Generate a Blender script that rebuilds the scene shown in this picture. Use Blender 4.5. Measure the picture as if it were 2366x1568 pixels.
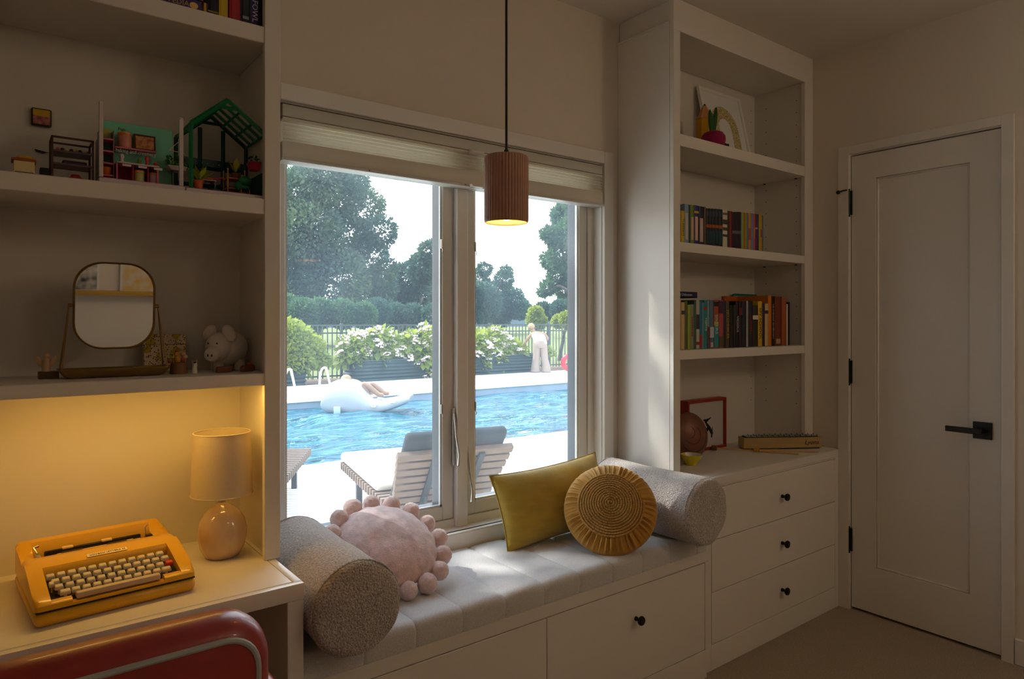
import bpy, bmesh, math, random
import numpy as np
from mathutils import Vector, Matrix, Euler, noise

# ------------------------------------------------------------------ camera, sky, sun, exposure
S = bpy.context.scene
COL = S.collection
for _o in list(bpy.data.objects):
    bpy.data.objects.remove(_o, do_unlink=True)
CAM_H, FPX, CXP, HYP = 1.355, 1572.0, 1183.0, 743.0
YAW = math.atan((CXP + 28) / FPX)
cam_d = bpy.data.cameras.new('camera'); cam = bpy.data.objects.new('camera', cam_d); COL.objects.link(cam)
cam.location = (0, 0, CAM_H); cam.rotation_euler = (math.pi/2, 0, -YAW)
cam_d.sensor_width = 36; cam_d.lens = 36 * FPX / 2366; cam_d.shift_y = (HYP - 784) / 2366
cam_d.clip_start = 0.02; cam_d.clip_end = 900
S.camera = cam

W = bpy.data.worlds.new('summer_sky'); S.world = W; W.use_nodes = True
wn = W.node_tree; wn.nodes.clear()
w_out = wn.nodes.new('ShaderNodeOutputWorld'); w_bg = wn.nodes.new('ShaderNodeBackground')
w_co = wn.nodes.new('ShaderNodeTexCoord'); w_sep = wn.nodes.new('ShaderNodeSeparateXYZ'); w_rmp = wn.nodes.new('ShaderNodeValToRGB')
wn.links.new(w_co.outputs['Generated'], w_sep.inputs[0]); wn.links.new(w_sep.outputs['Z'], w_rmp.inputs[0])
w_rmp.color_ramp.elements[0].position = 0.0; w_rmp.color_ramp.elements[0].color = (1.0, 0.985, 0.965, 1)
w_rmp.color_ramp.elements[1].position = 1.0; w_rmp.color_ramp.elements[1].color = (0.55, 0.76, 1.0, 1)
w_e = w_rmp.color_ramp.elements.new(0.30); w_e.color = (0.90, 0.95, 1.0, 1)
wn.links.new(w_rmp.outputs[0], w_bg.inputs['Color']); wn.links.new(w_bg.outputs[0], w_out.inputs[0])
w_bg.inputs['Strength'].default_value = 4.0

SUN_DIR = Vector((0.50, -0.63, -0.95)).normalized()          # the way the sunlight travels
sun_d = bpy.data.lights.new('sun', 'SUN'); sun = bpy.data.objects.new('sun', sun_d); COL.objects.link(sun)
sun_d.energy = 7.0; sun_d.angle = math.radians(0.6); sun_d.color = (1.0, 0.95, 0.86)
sun.rotation_euler = SUN_DIR.to_track_quat('-Z', 'Y').to_euler(); sun.location = (-8, 14, 14)

S.view_settings.view_transform = 'Standard'; S.view_settings.look = 'None'
S.view_settings.gamma = 1.0; S.view_settings.exposure = 0.0; S.view_settings.use_curve_mapping = False
S.cycles.use_denoising = True
S.cycles.use_adaptive_sampling = True; S.cycles.adaptive_threshold = .02
S.cycles.max_bounces = 9; S.cycles.diffuse_bounces = 5; S.cycles.transparent_max_bounces = 16
S.cycles.sample_clamp_indirect = 6.0; S.cycles.caustics_reflective = False; S.cycles.caustics_refractive = False

# ------------------------------------------------------------------ helpers
RND = random.Random(7)
PI = math.pi
def lin(r, g, b):
    f = lambda c: (c/255/12.92) if c/255 <= .04045 else ((c/255+.055)/1.055)**2.4
    return (f(r), f(g), f(b))
_f = (math.sin(YAW), math.cos(YAW)); _r = (math.cos(YAW), -math.sin(YAW))
def ray(px, py):
    u = (px-CXP)/FPX; v = (HYP-py)/FPX
    return Vector((_f[0]+u*_r[0], _f[1]+u*_r[1], v))
def on_y(px, py, y):
    d = ray(px, py); return Vector((0,0,CAM_H)) + d*(y/d.y)
def on_x(px, py, x):
    d = ray(px, py); return Vector((0,0,CAM_H)) + d*(x/d.x)
def on_z(px, py, z):
    d = ray(px, py); return Vector((0,0,CAM_H)) + d*((z-CAM_H)/d.z)

def box(bm, a, b, bev=0.0, seg=1, mx=None):
    lo = [min(p, q) for p, q in zip(a, b)]; hi = [max(p, q) for p, q in zip(a, b)]
    vs = [bm.verts.new((x, y, z)) for z in (lo[2], hi[2]) for y in (lo[1], hi[1]) for x in (lo[0], hi[0])]
    fs = [bm.faces.new([vs[i] for i in q]) for q in ((0,2,3,1), (4,5,7,6), (0,1,5,4), (2,6,7,3), (0,4,6,2), (1,3,7,5))]
    out = vs
    if bev > 0:
        es = list({e for f in fs for e in f.edges})
        bev = min(bev, *[(h-l)*.49 for l, h in zip(lo, hi)])
        r = bmesh.ops.bevel(bm, geom=es, offset=bev, segments=seg, affect='EDGES', profile=.5)
        out = list({v for v in r['verts']} | {v for v in vs if v.is_valid})
    if mx is not None:
        bmesh.ops.transform(bm, matrix=mx, verts=out)
    return out
def loft(bm, rings, close=True, cap0=True, cap1=True):
    R = [[bm.verts.new(p) for p in ring] for ring in rings]
    n = len(R[0])
    for a, b in zip(R[:-1], R[1:]):
        for i in range(n if close else n-1):
            j = (i+1) % n
            try: bm.faces.new((a[i], a[j], b[j], b[i]))
            except ValueError: pass
    if cap0: bm.faces.new(list(reversed(R[0])))
    if cap1: bm.faces.new(R[-1])
    return R
def frames(pts, closed=False):
    pts = [Vector(p) for p in pts]; n = len(pts); T = []
    for i in range(n):
        a = pts[(i-1) % n] if (closed or i > 0) else pts[0]
        b = pts[(i+1) % n] if (closed or i < n-1) else pts[-1]
        T.append((b-a).normalized())
    up = Vector((0,0,1)) if abs(T[0].z) < .9 else Vector((1,0,0))
    N = [(up - T[0]*up.dot(T[0])).normalized()]
    for i in range(1, n):
        v = N[-1] - T[i]*N[-1].dot(T[i])
        N.append(v.normalized() if v.length > 1e-6 else N[-1])
    return pts, T, N
def tube(bm, pts, r, n=8, closed=False, caps=True):
    pts, T, N = frames(pts, closed); rings = []
    for i, p in enumerate(pts):
        rr = r[i] if isinstance(r, (list, tuple)) else r
        B = T[i].cross(N[i])
        rings.append([p + (N[i]*math.cos(a) + B*math.sin(a))*rr for a in [2*PI*k/n for k in range(n)]])
    if closed:
        rings.append(rings[0])
        loft(bm, rings, cap0=False, cap1=False); bmesh.ops.remove_doubles(bm, verts=bm.verts, dist=1e-6)
    else:
        loft(bm, rings, cap0=caps, cap1=caps)
def cyl(bm, p0, p1, r0, r1=None, n=16):
    tube(bm, [p0, p1], [r0, r0 if r1 is None else r1], n)
def lathe(bm, prof, n=32, c=(0,0,0), mx=None, fn=None, caps=True):
    rings = []; c = Vector(c)
    for r, z in prof:
        rings.append([Vector((r*math.cos(a), r*math.sin(a), z)) if fn is None else fn(r, z, a) for a in [2*PI*k/n for k in range(n)]])
    rings = [[c + (mx @ p if mx is not None else p) for p in ring] for ring in rings]
    loft(bm, rings, cap0=caps and prof[0][0] > 1e-4, cap1=caps and prof[-1][0] > 1e-4)
    bmesh.ops.remove_doubles(bm, verts=bm.verts, dist=1e-6)
def ball(bm, c, r, u=16, v=10, mx=None):
    rx, ry, rz = r if isinstance(r, (tuple, list)) else (r, r, r)
    m = Matrix.Translation(c) @ (mx if mx is not None else Matrix()) @ Matrix.Diagonal((rx, ry, rz, 1))
    bmesh.ops.create_uvsphere(bm, u_segments=u, v_segments=v, radius=1, matrix=m)
def prism(bm, poly, d0, d1, axis='z', mx=None):
    def P(a, b, d): return {'z': (a, b, d), 'y': (a, d, b), 'x': (d, a, b)}[axis]
    A = [bm.verts.new(P(a, b, d0)) for a, b in poly]; B = [bm.verts.new(P(a, b, d1)) for a, b in poly]
    n = len(poly); fs = [bm.faces.new(list(reversed(A))), bm.faces.new(B)]
    for i in range(n): fs.append(bm.faces.new((A[i], A[(i+1) % n], B[(i+1) % n], B[i])))
    if mx is not None: bmesh.ops.transform(bm, matrix=mx, verts=A+B)
    return A+B
def surf(bm, fn, nu, nv, cu=False, cv=False):
    V = [[bm.verts.new(fn(i/(nu if cu else nu-1), j/(nv if cv else nv-1))) for j in range(nv)] for i in range(nu)]
    for i in range(nu if cu else nu-1):
        for j in range(nv if cv else nv-1):
            bm.faces.new((V[i][j], V[(i+1) % nu][j], V[(i+1) % nu][(j+1) % nv], V[i][(j+1) % nv]))
def rrect(w, h, r, n=6, cx=0, cy=0):
    out = []
    for sx, sy, a0 in ((1,1,0), (-1,1,PI/2), (-1,-1,PI), (1,-1,1.5*PI)):
        for k in range(n+1):
            a = a0 + PI/2*k/n
            out.append((cx + sx*(w/2-r) + r*math.cos(a), cy + sy*(h/2-r) + r*math.sin(a)))
    return out

WORLD_BASE = {}
def obj(name, bm, m, parent=None, smooth=True, angle=40, world=True):
    bmesh.ops.recalc_face_normals(bm, faces=bm.faces)
    me = bpy.data.meshes.new(name)
    if parent is not None and world:
        root = parent
        off = Vector((0,0,0))
        while root is not None:
            off += root.location; root = root.parent
        bmesh.ops.translate(bm, vec=-off, verts=bm.verts)
    bm.to_mesh(me); bm.free()
    if smooth:
        me.shade_smooth(); me.set_sharp_from_angle(angle=math.radians(angle))
    me.materials.append(m)
    o = bpy.data.objects.new(name, me); COL.objects.link(o)
    if parent is not None: o.parent = parent
    return o
def raw(name, verts, faces, m, parent=None):
    me = bpy.data.meshes.new(name)
    verts = np.asarray(verts, np.float32); faces = np.asarray(faces, np.int32)
    if parent is not None:
        root = parent; off = Vector((0,0,0))
        while root is not None: off += root.location; root = root.parent
        verts = verts - np.array(off, np.float32)
    k = faces.shape[1]
    me.vertices.add(len(verts)); me.vertices.foreach_set('co', verts.ravel())
    me.loops.add(faces.size); me.loops.foreach_set('vertex_index', faces.ravel())
    me.polygons.add(len(faces)); me.polygons.foreach_set('loop_start', np.arange(0, faces.size, k, dtype=np.int32))
    me.update(calc_edges=True); me.materials.append(m)
    o = bpy.data.objects.new(name, me); COL.objects.link(o)
    if parent is not None: o.parent = parent
    return o
def tag(o, label, cat, group=None, kind=None):
    if label: o['label'] = label
    if cat: o['category'] = cat
    if group: o['group'] = group
    if kind: o['kind'] = kind
    return o
def thing(name, label, cat, loc=(0,0,0), rz=0, group=None, kind=None):
    o = bpy.data.objects.new(name, None); COL.objects.link(o); o.location = loc; o.rotation_euler = (0,0,rz)
    o.empty_display_size = .05
    return tag(o, label, cat, group, kind)
def struct(name, bm, m, parent=None, smooth=False):
    o = obj(name, bm, m, parent, smooth)
    if parent is None: o['kind'] = 'structure'
    return o
def nb(): return bmesh.new()
def B(name, a, b, m, parent=None, bev=0.0, seg=1):
    bm = nb(); box(bm, a, b, bev, seg); return obj(name, bm, m, parent)
def share(o, name, parent, mx):
    c = bpy.data.objects.new(name, o.data); COL.objects.link(c); c.parent = parent; c.matrix_local = mx
    return c
def text_mesh(name, s, size, m, mx, parent=None, depth=0.0003, shear=0.0, font_w=None, align='CENTER'):
    cu = bpy.data.curves.new(name, 'FONT'); cu.body = s; cu.size = size; cu.align_x = align; cu.align_y = 'CENTER'
    cu.extrude = depth; cu.resolution_u = 2; cu.shear = shear
    to = bpy.data.objects.new(name, cu); COL.objects.link(to)
    dg = bpy.context.evaluated_depsgraph_get(); me = bpy.data.meshes.new_from_object(to.evaluated_get(dg))
    bpy.data.objects.remove(to); bpy.data.curves.remove(cu)
    if font_w:
        xs = [v.co.x for v in me.vertices]
        if xs:
            k = font_w/max(max(xs)-min(xs), 1e-6); me.transform(Matrix.Diagonal((k, 1, 1, 1)))
    me.transform(mx)
    if parent is not None:
        off = Vector((0,0,0)); r_ = parent
        while r_ is not None: off += r_.location; r_ = r_.parent
        me.transform(Matrix.Translation(-off))
    me.materials.clear(); me.materials.append(m)
    o = bpy.data.objects.new(name, me); COL.objects.link(o)
    if parent is not None: o.parent = parent
    return o

def leaves(rng, pts, nrm, size, asp=.55, droop=.2):
    n = len(pts); d = nrm + rng.normal(0, .55, (n, 3)); d[:, 2] -= droop; d /= np.linalg.norm(d, axis=1)[:, None]
    t = np.cross(d, rng.normal(0, 1, (n, 3))); t /= np.linalg.norm(t, axis=1)[:, None]
    w = np.cross(d, t); s = size*rng.uniform(.6, 1.25, (n, 1))
    a = pts; v = np.stack([a, a + (d*.5 + w*.08)*s + t*s*asp*.5, a + d*s, a + (d*.5 + w*.08)*s - t*s*asp*.5], 1).reshape(-1, 3)
    return v, np.arange(n*4).reshape(n, 4)
def blob_points(rng, blobs, n):
    w = np.array([b[3]**2 for b in blobs]); idx = rng.choice(len(blobs), n, p=w/w.sum()); b = np.array([q[:4] for q in blobs])[idx]
    sq = np.array([(q[4] if len(q) > 4 else 1.0) for q in blobs])[idx]
    d = rng.normal(0, 1, (n, 3)); d /= np.linalg.norm(d, axis=1)[:, None]
    r = b[:, 3]*rng.uniform(.45, 1.0, n)**.6; p = d*r[:, None]; p[:, 2] *= sq
    return b[:, :3] + p, d

# ------------------------------------------------------------------ materials
def mat(name, col, rough=.5, metal=0.0, var=0.0, vs=8.0, bump=0.0, bs=60.0, col2=None, spec=.5, sheen=0.0,
        trans=0.0, emit=None, estr=0.0, coat=0.0, sss=0.0, stretch=None, detail=4.0, dist=0.004, bkind='noise'):
    m = bpy.data.materials.new(name); m.use_nodes = True; t = m.node_tree; N = t.nodes; L = t.links
    p = N['Principled BSDF']
    p.inputs['Base Color'].default_value = (*col, 1); p.inputs['Roughness'].default_value = rough
    p.inputs['Metallic'].default_value = metal; p.inputs['Specular IOR Level'].default_value = spec
    p.inputs['Sheen Weight'].default_value = sheen; p.inputs['Coat Weight'].default_value = coat
    if sheen: p.inputs['Sheen Roughness'].default_value = .5
    if trans: p.inputs['Transmission Weight'].default_value = trans
    if sss: p.inputs['Subsurface Weight'].default_value = sss; p.inputs['Subsurface Radius'].default_value = (.02, .01, .006)
    if emit: p.inputs['Emission Color'].default_value = (*emit, 1); p.inputs['Emission Strength'].default_value = estr
    co = N.new('ShaderNodeTexCoord'); mp = N.new('ShaderNodeMapping'); L.new(co.outputs['Object'], mp.inputs[0])
    if stretch: mp.inputs['Scale'].default_value = stretch
    if var > 0:
        nz = N.new('ShaderNodeTexNoise'); nz.inputs['Scale'].default_value = vs; nz.inputs['Detail'].default_value = detail
        L.new(mp.outputs[0], nz.inputs['Vector'])
        mx = N.new('ShaderNodeMix'); mx.data_type = 'RGBA'
        rm = N.new('ShaderNodeMapRange'); rm.inputs[1].default_value = .3; rm.inputs[2].default_value = .7
        L.new(nz.outputs['Fac'], rm.inputs[0]); L.new(rm.outputs[0], mx.inputs['Factor'])
        c2 = col2 if col2 else tuple(c*(1-var) for c in col)
        c1 = col if col2 else tuple(min(1, c*(1+var*.5)) for c in col)
        mx.inputs[6].default_value = (*c1, 1); mx.inputs[7].default_value = (*c2, 1)
        L.new(mx.outputs[2], p.inputs['Base Color'])
    if bump > 0:
        if bkind == 'voronoi':
            bz = N.new('ShaderNodeTexVoronoi'); bz.inputs['Scale'].default_value = bs; so = bz.outputs['Distance']
        else:
            bz = N.new('ShaderNodeTexNoise'); bz.inputs['Scale'].default_value = bs; bz.inputs['Detail'].default_value = 3; so = bz.outputs['Fac']
        L.new(mp.outputs[0], bz.inputs['Vector'])
        bn = N.new('ShaderNodeBump'); bn.inputs['Strength'].default_value = bump; bn.inputs['Distance'].default_value = dist
        L.new(so, bn.inputs['Height']); L.new(bn.outputs[0], p.inputs['Normal'])
    return m
MT = {}
def quick(col, rough=.55, key=None, **k):
    kk = key or ('c%02x%02x%02x_%d' % (*[int(c) for c in col], int(rough*100)))
    if kk not in MT: MT[kk] = mat('paint_'+kk, lin(*col), rough, **k)
    return MT[kk]
M_wall = mat('wall_paint', (.74, .66, .56), .75, var=.03, vs=3, bump=.03, bs=180)
M_ceil = mat('ceiling_paint', (.74, .68, .60), .85, var=.02, vs=3)
M_trim = mat('warm_white_lacquer', (.76, .72, .665), .38, var=.015, vs=2, bump=.015, bs=40, dist=.002)
M_cab = mat('cabinet_lacquer', (.76, .72, .66), .42, var=.015, vs=2, bump=.015, bs=40, dist=.002)
M_sash = mat('window_frame_paint', (.66, .63, .58), .35, var=.02, vs=5)
M_sash_out = mat('window_cladding_grey', (.045, .045, .048), .4, var=.03, vs=6)
M_carpet = mat('beige_carpet', (.40, .31, .215), .95, var=.35, vs=220, bump=.9, bs=260, dist=.006, sheen=.2)
M_black = mat('matte_black_metal', (.012, .011, .010), .38, metal=.4, var=.1, vs=40)
M_gapdark = mat('shadow_gap_board', (.10, .085, .07), .8, var=.1)
# ------------------------------------------------------------------ room shell
XL, XR, YB, YW, ZC = -0.64, 3.23, -2.7, 2.06, 2.65
WX0, WX1, WZ0, WZ1 = 0.70, 2.065, 0.605, 2.02           # window opening
B_ = lambda bm, *a, **k: box(bm, *a, **k)
bm = nb(); box(bm, (XL-.15, YB-.15, -.12), (XR+.15, YW+.16, 0)); struct('floor', bm, M_carpet)
bm = nb(); box(bm, (XL-.15, YB-.15, ZC), (XR+.15, YW+.16, ZC+.12)); struct('ceiling', bm, M_ceil)
bm = nb()
box(bm, (XL-.15, YW, 0), (WX0-.012, YW+.16, ZC)); box(bm, (WX1+.012, YW, 0), (XR+.15, YW+.16, ZC))
box(bm, (WX0-.012, YW, 0), (WX1+.012, YW+.16, WZ0-.03)); box(bm, (WX0-.012, YW, WZ1+.012), (WX1+.012, YW+.16, ZC))
struct('wall_window', bm, M_wall)
DY0, DY1, DZ1 = 0.969, 1.567, 2.134
bm = nb()
box(bm, (XR, YB-.15, 0), (XR+.15, DY0-.014, ZC)); box(bm, (XR, DY1+.014, 0), (XR+.15, YW, ZC))
box(bm, (XR, DY0-.014, DZ1+.016), (XR+.15, DY1+.014, ZC)); box(bm, (XR+.10, DY0-.014, 0), (XR+.15, DY1+.014, DZ1+.016))
struct('wall_right', bm, M_wall)
bm = nb(); box(bm, (XL-.15, YB-.15, 0), (XL, YW, ZC)); struct('wall_left', bm, M_wall)
bm = nb(); box(bm, (XL, YB-.15, 0), (XR, YB, ZC)); struct('wall_rear', bm, M_wall)
bm = nb(); box(bm, (XR-.014, YB, 0), (XR, DY0-.05, .103), .003); struct('baseboard_right', bm, M_trim)
bm = nb(); box(bm, (XL, YB, 0), (XR-.014, YB+.014, .103), .003); struct('baseboard_rear', bm, M_trim)
bm = nb(); box(bm, (XL, YB+.014, 0), (XL+.014, 1.0, .103), .003); struct('baseboard_left', bm, M_trim)

# door on the right wall
bm = nb(); box(bm, (XR+.016, DY0+.10, .16), (XR+.034, DY1-.10, 2.06)); door = struct('door_1', bm, M_trim)
tag(door, 'white single-panel door with black lever on the right wall', 'door')
yp0, yp1, zp0, zp1 = 1.079, 1.457, .222, 2.018
for a, b in (((XR+.003, yp1, .012), (XR+.042, DY1, DZ1)), ((XR+.003, DY0, .012), (XR+.042, yp0, DZ1))):
    B('door_stile', a, b, M_trim, door)
for z0, z1 in ((.012, zp0), (zp1, DZ1)):
    B('door_rail', (XR+.003, yp0, z0), (XR+.042, yp1, z1), M_trim, door)
for y0, y1, z0, z1 in ((yp0, yp0+.009, zp0, zp1), (yp1-.009, yp1, zp0, zp1), (yp0, yp1, zp0, zp0+.009), (yp0, yp1, zp1-.009, zp1)):
    B('panel_molding', (XR+.0085, y0, z0), (XR+.02, y1, z1), M_trim, door, .003)
for y0, y1, z0, z1 in ((DY0-.048, DY0-.006, 0, 2.182), (DY1+.006, DY1+.055, 0, 2.182)):
    B('door_casing', (XR-.016, y0, z0), (XR+.002, y1, z1), M_trim, door, .0006)
B('door_casing', (XR-.016, DY0-.006, DZ1+.010), (XR+.002, DY1+.006, 2.182), M_trim, door, .0006)
for y0, y1 in ((DY0-.014, DY0-.004), (DY1+.004, DY1+.014)):
    B('door_jamb', (XR, y0, 0), (XR+.10, y1, DZ1+.014), M_trim, door)
B('door_jamb', (XR, DY0-.004, DZ1+.005), (XR+.10, DY1+.004, DZ1+.014), M_trim, door)
for z0, z1 in ((1.86, 1.972), (1.064, 1.172), (.274, .381)):
    bm = nb(); cyl(bm, (XR-.008, DY1+.008, z0), (XR-.008, DY1+.008, z1), .0075, n=12)
    box(bm, (XR-.006, DY1-.004, z0), (XR+.004, DY1+.019, z1)); h = obj('hinge', bm, M_black, door)
    for zz in (z0-.004, z1+.004):
        bm = nb(); ball(bm, (XR-.008, DY1+.008, zz), .007, 10, 6); obj('hinge_tip', bm, M_black, h)
bm = nb(); tube(bm, [(XR-.010, DY1+.010, 1.978), (XR-.028, DY1+.026, 1.974), (XR-.04, DY1+.042, 1.968)], .0032, 8)
ball(bm, (XR-.04, DY1+.043, 1.967), .0095, 12, 8); obj('hinge_doorstop', bm, M_black, door)
bm = nb(); box(bm, (XR-.008, .998, .875), (XR+.004, 1.065, .944), .0012); hd = obj('door_handle', bm, M_black, door)
bm = nb(); cyl(bm, (XR-.008, 1.031, .909), (XR-.05, 1.031, .909), .011, n=14); obj('handle_neck', bm, M_black, hd)
bm = nb(); box(bm, (XR-.058, 1.019, .8985), (XR-.047, 1.150, .9215), .002); obj('lever', bm, M_black, hd)
B('strike_edge', (XR+.004, DY0-.003, .86), (XR+.03, DY0-.0005, .95), M_black, door)

# window
def glass_material():
    m = bpy.data.materials.new('window_glass'); m.use_nodes = True; t = m.node_tree; t.nodes.clear(); L = t.links
    o = t.nodes.new('ShaderNodeOutputMaterial'); mx = t.nodes.new('ShaderNodeMixShader'); lw = t.nodes.new('ShaderNodeLayerWeight')
    pw = t.nodes.new('ShaderNodeMath'); pw.operation = 'POWER'; pw.inputs[1].default_value = 5.0
    ma = t.nodes.new('ShaderNodeMath'); ma.operation = 'MULTIPLY_ADD'; ma.inputs[1].default_value = .8; ma.inputs[2].default_value = .03
    tr = t.nodes.new('ShaderNodeBsdfTransparent'); gl = t.nodes.new('ShaderNodeBsdfGlossy'); gl.inputs['Roughness'].default_value = .02
    tr.inputs[0].default_value = (.985, .99, .985, 1); lw.inputs['Blend'].default_value = .5
    L.new(lw.outputs['Facing'], pw.inputs[0]); L.new(pw.outputs[0], ma.inputs[0]); L.new(ma.outputs[0], mx.inputs[0])
    L.new(tr.outputs[0], mx.inputs[1]); L.new(gl.outputs[0], mx.inputs[2]); L.new(mx.outputs[0], o.inputs[0])
    return m
def screen_material(fac):
    m = bpy.data.materials.new('insect_screen_mesh'); m.use_nodes = True; t = m.node_tree; t.nodes.clear(); L = t.links
    o = t.nodes.new('ShaderNodeOutputMaterial'); mx = t.nodes.new('ShaderNodeMixShader'); mx2 = t.nodes.new('ShaderNodeMixShader')
    tr = t.nodes.new('ShaderNodeBsdfTransparent'); df = t.nodes.new('ShaderNodeBsdfDiffuse'); tl = t.nodes.new('ShaderNodeBsdfTranslucent')
    co = t.nodes.new('ShaderNodeTexCoord'); nz = t.nodes.new('ShaderNodeTexNoise'); nz.inputs['Scale'].default_value = 2.2
    mr = t.nodes.new('ShaderNodeMapRange'); mr.inputs[1].default_value = .3; mr.inputs[2].default_value = .75
    mr.inputs[3].default_value = fac*.75; mr.inputs[4].default_value = fac*1.3
    L.new(co.outputs['Object'], nz.inputs['Vector']); L.new(nz.outputs[0], mr.inputs[0]); L.new(mr.outputs[0], mx.inputs[0])
    df.inputs[0].default_value = (.5, .52, .55, 1); tl.inputs[0].default_value = (.55, .72, .92, 1); mx2.inputs[0].default_value = .75
    L.new(df.outputs[0], mx2.inputs[1]); L.new(tl.outputs[0], mx2.inputs[2]); L.new(tr.outputs[0], mx.inputs[1]); L.new(mx2.outputs[0], mx.inputs[2]); L.new(mx.outputs[0], o.inputs[0])
    return m
M_glass = glass_material(); M_screen = screen_material(.11)
WC = 1.3825
bm = nb()                                                   # fixed frame around the two sashes
fy0, fy1 = 2.105, 2.205
box(bm, (WX0, fy0, WZ0), (WX0+.010, fy1, WZ1)); box(bm, (WX1-.032, fy0, WZ0), (WX1, fy1, WZ1))
box(bm, (WX0+.010, fy0, WZ0), (WX1-.032, fy1, WZ0+.028)); box(bm, (WX0+.010, fy0, WZ1-.03), (WX1-.032, fy1, WZ1))
win = struct('window_1', bm, M_trim); tag(win, 'twin casement window with beige frame above the bench', 'window')
B('mullion', (WC-.026, fy0-.018, WZ0+.0), (WC+.020, fy1, WZ1), M_trim, win, .002)
for a, b in (((WX0-.012, YW-.002, WZ0-.03), (WX0, fy1, WZ1)), ((WX1, YW-.002, WZ0-.03), (WX1+.012, fy1, WZ1))):
    B('jamb_lining', a, b, M_trim, win, .001)
B('head_lining', (WX0-.012, YW-.002, WZ1), (WX1+.012, fy1, WZ1+.012), M_trim, win, .001)
# casing boards
B('casing', (WX0-.058, YW-.018, WZ0-.03), (WX0-.004, YW, WZ1+.056), M_trim, win, .002)
B('casing', (WX1+.004, YW-.018, WZ0-.03), (WX1+.058, YW, WZ1+.056), M_trim, win, .002)
B('casing', (WX0-.004, YW-.018, WZ1+.004), (WX1+.004, YW, WZ1+.056), M_trim, win, .002)
# stool and apron
B('window_stool', (WX0-.004, 2.038, WZ0-.03), (WX1+.004, fy1, WZ0), M_trim, win, .002)
B('stool_nosing', (WX0-.058, 2.022, WZ0-.0), (WX1+.058, 2.040, WZ0+.004), M_trim, win, .0015)
B('apron', (WX0-.058, 2.024, .545), (WX1+.058, YW, WZ0), M_trim, win, .002)
# exterior sill
B('outer_sill', (WX0-.03, fy1, WZ0-.05), (WX1+.03, fy1+.07, WZ0-.01), M_sash_out, win, .002)
def sash(x0, x1, handle_side, lst=.046):
    z0, z1 = WZ0+.030, WZ1-.032
    y0, y1 = 2.112, 2.140
    st = .046
    s = thing('sash', None, None); s.parent = win
    bm = nb(); box(bm, (x0, y0, z0), (x0+lst, y1, z1), .002); obj('sash_stile', bm, M_sash, s)
    bm = nb(); box(bm, (x1-st, y0, z0), (x1, y1, z1), .002); obj('sash_stile', bm, M_sash, s)
    bm = nb(); box(bm, (x0+lst, y0, z0), (x1-st, y1, z0+.048), .002); obj('sash_rail', bm, M_sash, s)
    bm = nb(); box(bm, (x0+lst, y0, z1-.048), (x1-st, y1, z1), .002); obj('sash_rail', bm, M_sash, s)
    # outer cladding edge
    bm = nb(); gx0, gx1, gz0, gz1 = x0+lst, x1-st, z0+.048, z1-.048
    for a, b in (((gx0-.020, 2.140, gz0-.02), (gx0, 2.185, gz1+.012)), ((gx1, 2.140, gz0-.02), (gx1+.020, 2.185, gz1+.012)),
                 ((gx0, 2.140, gz0-.02), (gx1, 2.185, gz0)), ((gx0, 2.140, gz1), (gx1, 2.185, gz1+.02))):
        box(bm, a, b)
    obj('sash_cladding', bm, M_sash_out, s)
    bm = nb(); box(bm, (gx0-.004, 2.158, gz0-.004), (gx1+.004, 2.162, gz1+.004)); obj('pane', bm, M_glass, s)
    bm = nb(); vs = [bm.verts.new(p) for p in ((gx0, 2.124, gz0), (gx1, 2.124, gz0), (gx1, 2.124, gz1), (gx0, 2.124, gz1))]; bm.faces.new(vs)
    obj('insect_screen', bm, M_screen, s, smooth=False)
    bm = nb()
    for a, b in (((gx0, 2.118, gz0), (gx0+.007, 2.128, gz1)), ((gx1-.007, 2.118, gz0), (gx1, 2.128, gz1)), ((gx0, 2.118, gz0), (gx1, 2.128, gz0+.007))): box(bm, a, b)
    obj('screen_frame', bm, quick((205, 205, 200), .4), s)
    for zz in (1.02, 1.62):
        bm = nb(); xx = gx0+.003 if handle_side < 0 else gx1-.003
        box(bm, (xx-.003, 2.110, zz), (xx+.003, 2.119, zz+.035), .001); tube(bm, [(xx, 2.112, zz+.004), (xx, 2.104, zz-.006), (xx, 2.108, zz-.014)], .0016, 6)
        obj('screen_clip', bm, quick((190, 190, 186), .3, metal=.6), s)
sash(WX0+.011, WC-.028, 1, .024); sash(WC+.022, WX1-.033, -1)
M_hw = mat('brushed_satin_nickel', (.52, .49, .45), .3, metal=.85, var=.06, vs=60)
for xx, zz in ((WC-.032, 1.0), (WC+.026, .86)):
    bm = nb(); box(bm, (xx-.006, 2.098, zz-.17), (xx+.006, 2.108, zz+.04), .003, 2)
    tube(bm, [(xx, 2.098, zz+.02), (xx-.002, 2.082, zz-.06), (xx+.004, 2.072, zz-.13), (xx-.006, 2.062, zz-.165)], [.0045, .005, .005, .006], 8)
    obj('casement_lever', bm, M_hw, win)
bm = nb(); ball(bm, (.93, 2.085, WZ0+.075), (.012, .010, .022), 12, 8); cyl(bm, (.93, 2.09, WZ0+.06), (.93, 2.108, WZ0+.028), .006, n=8); obj('crank_knob', bm, quick((92, 84, 80), .4), win)

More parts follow.
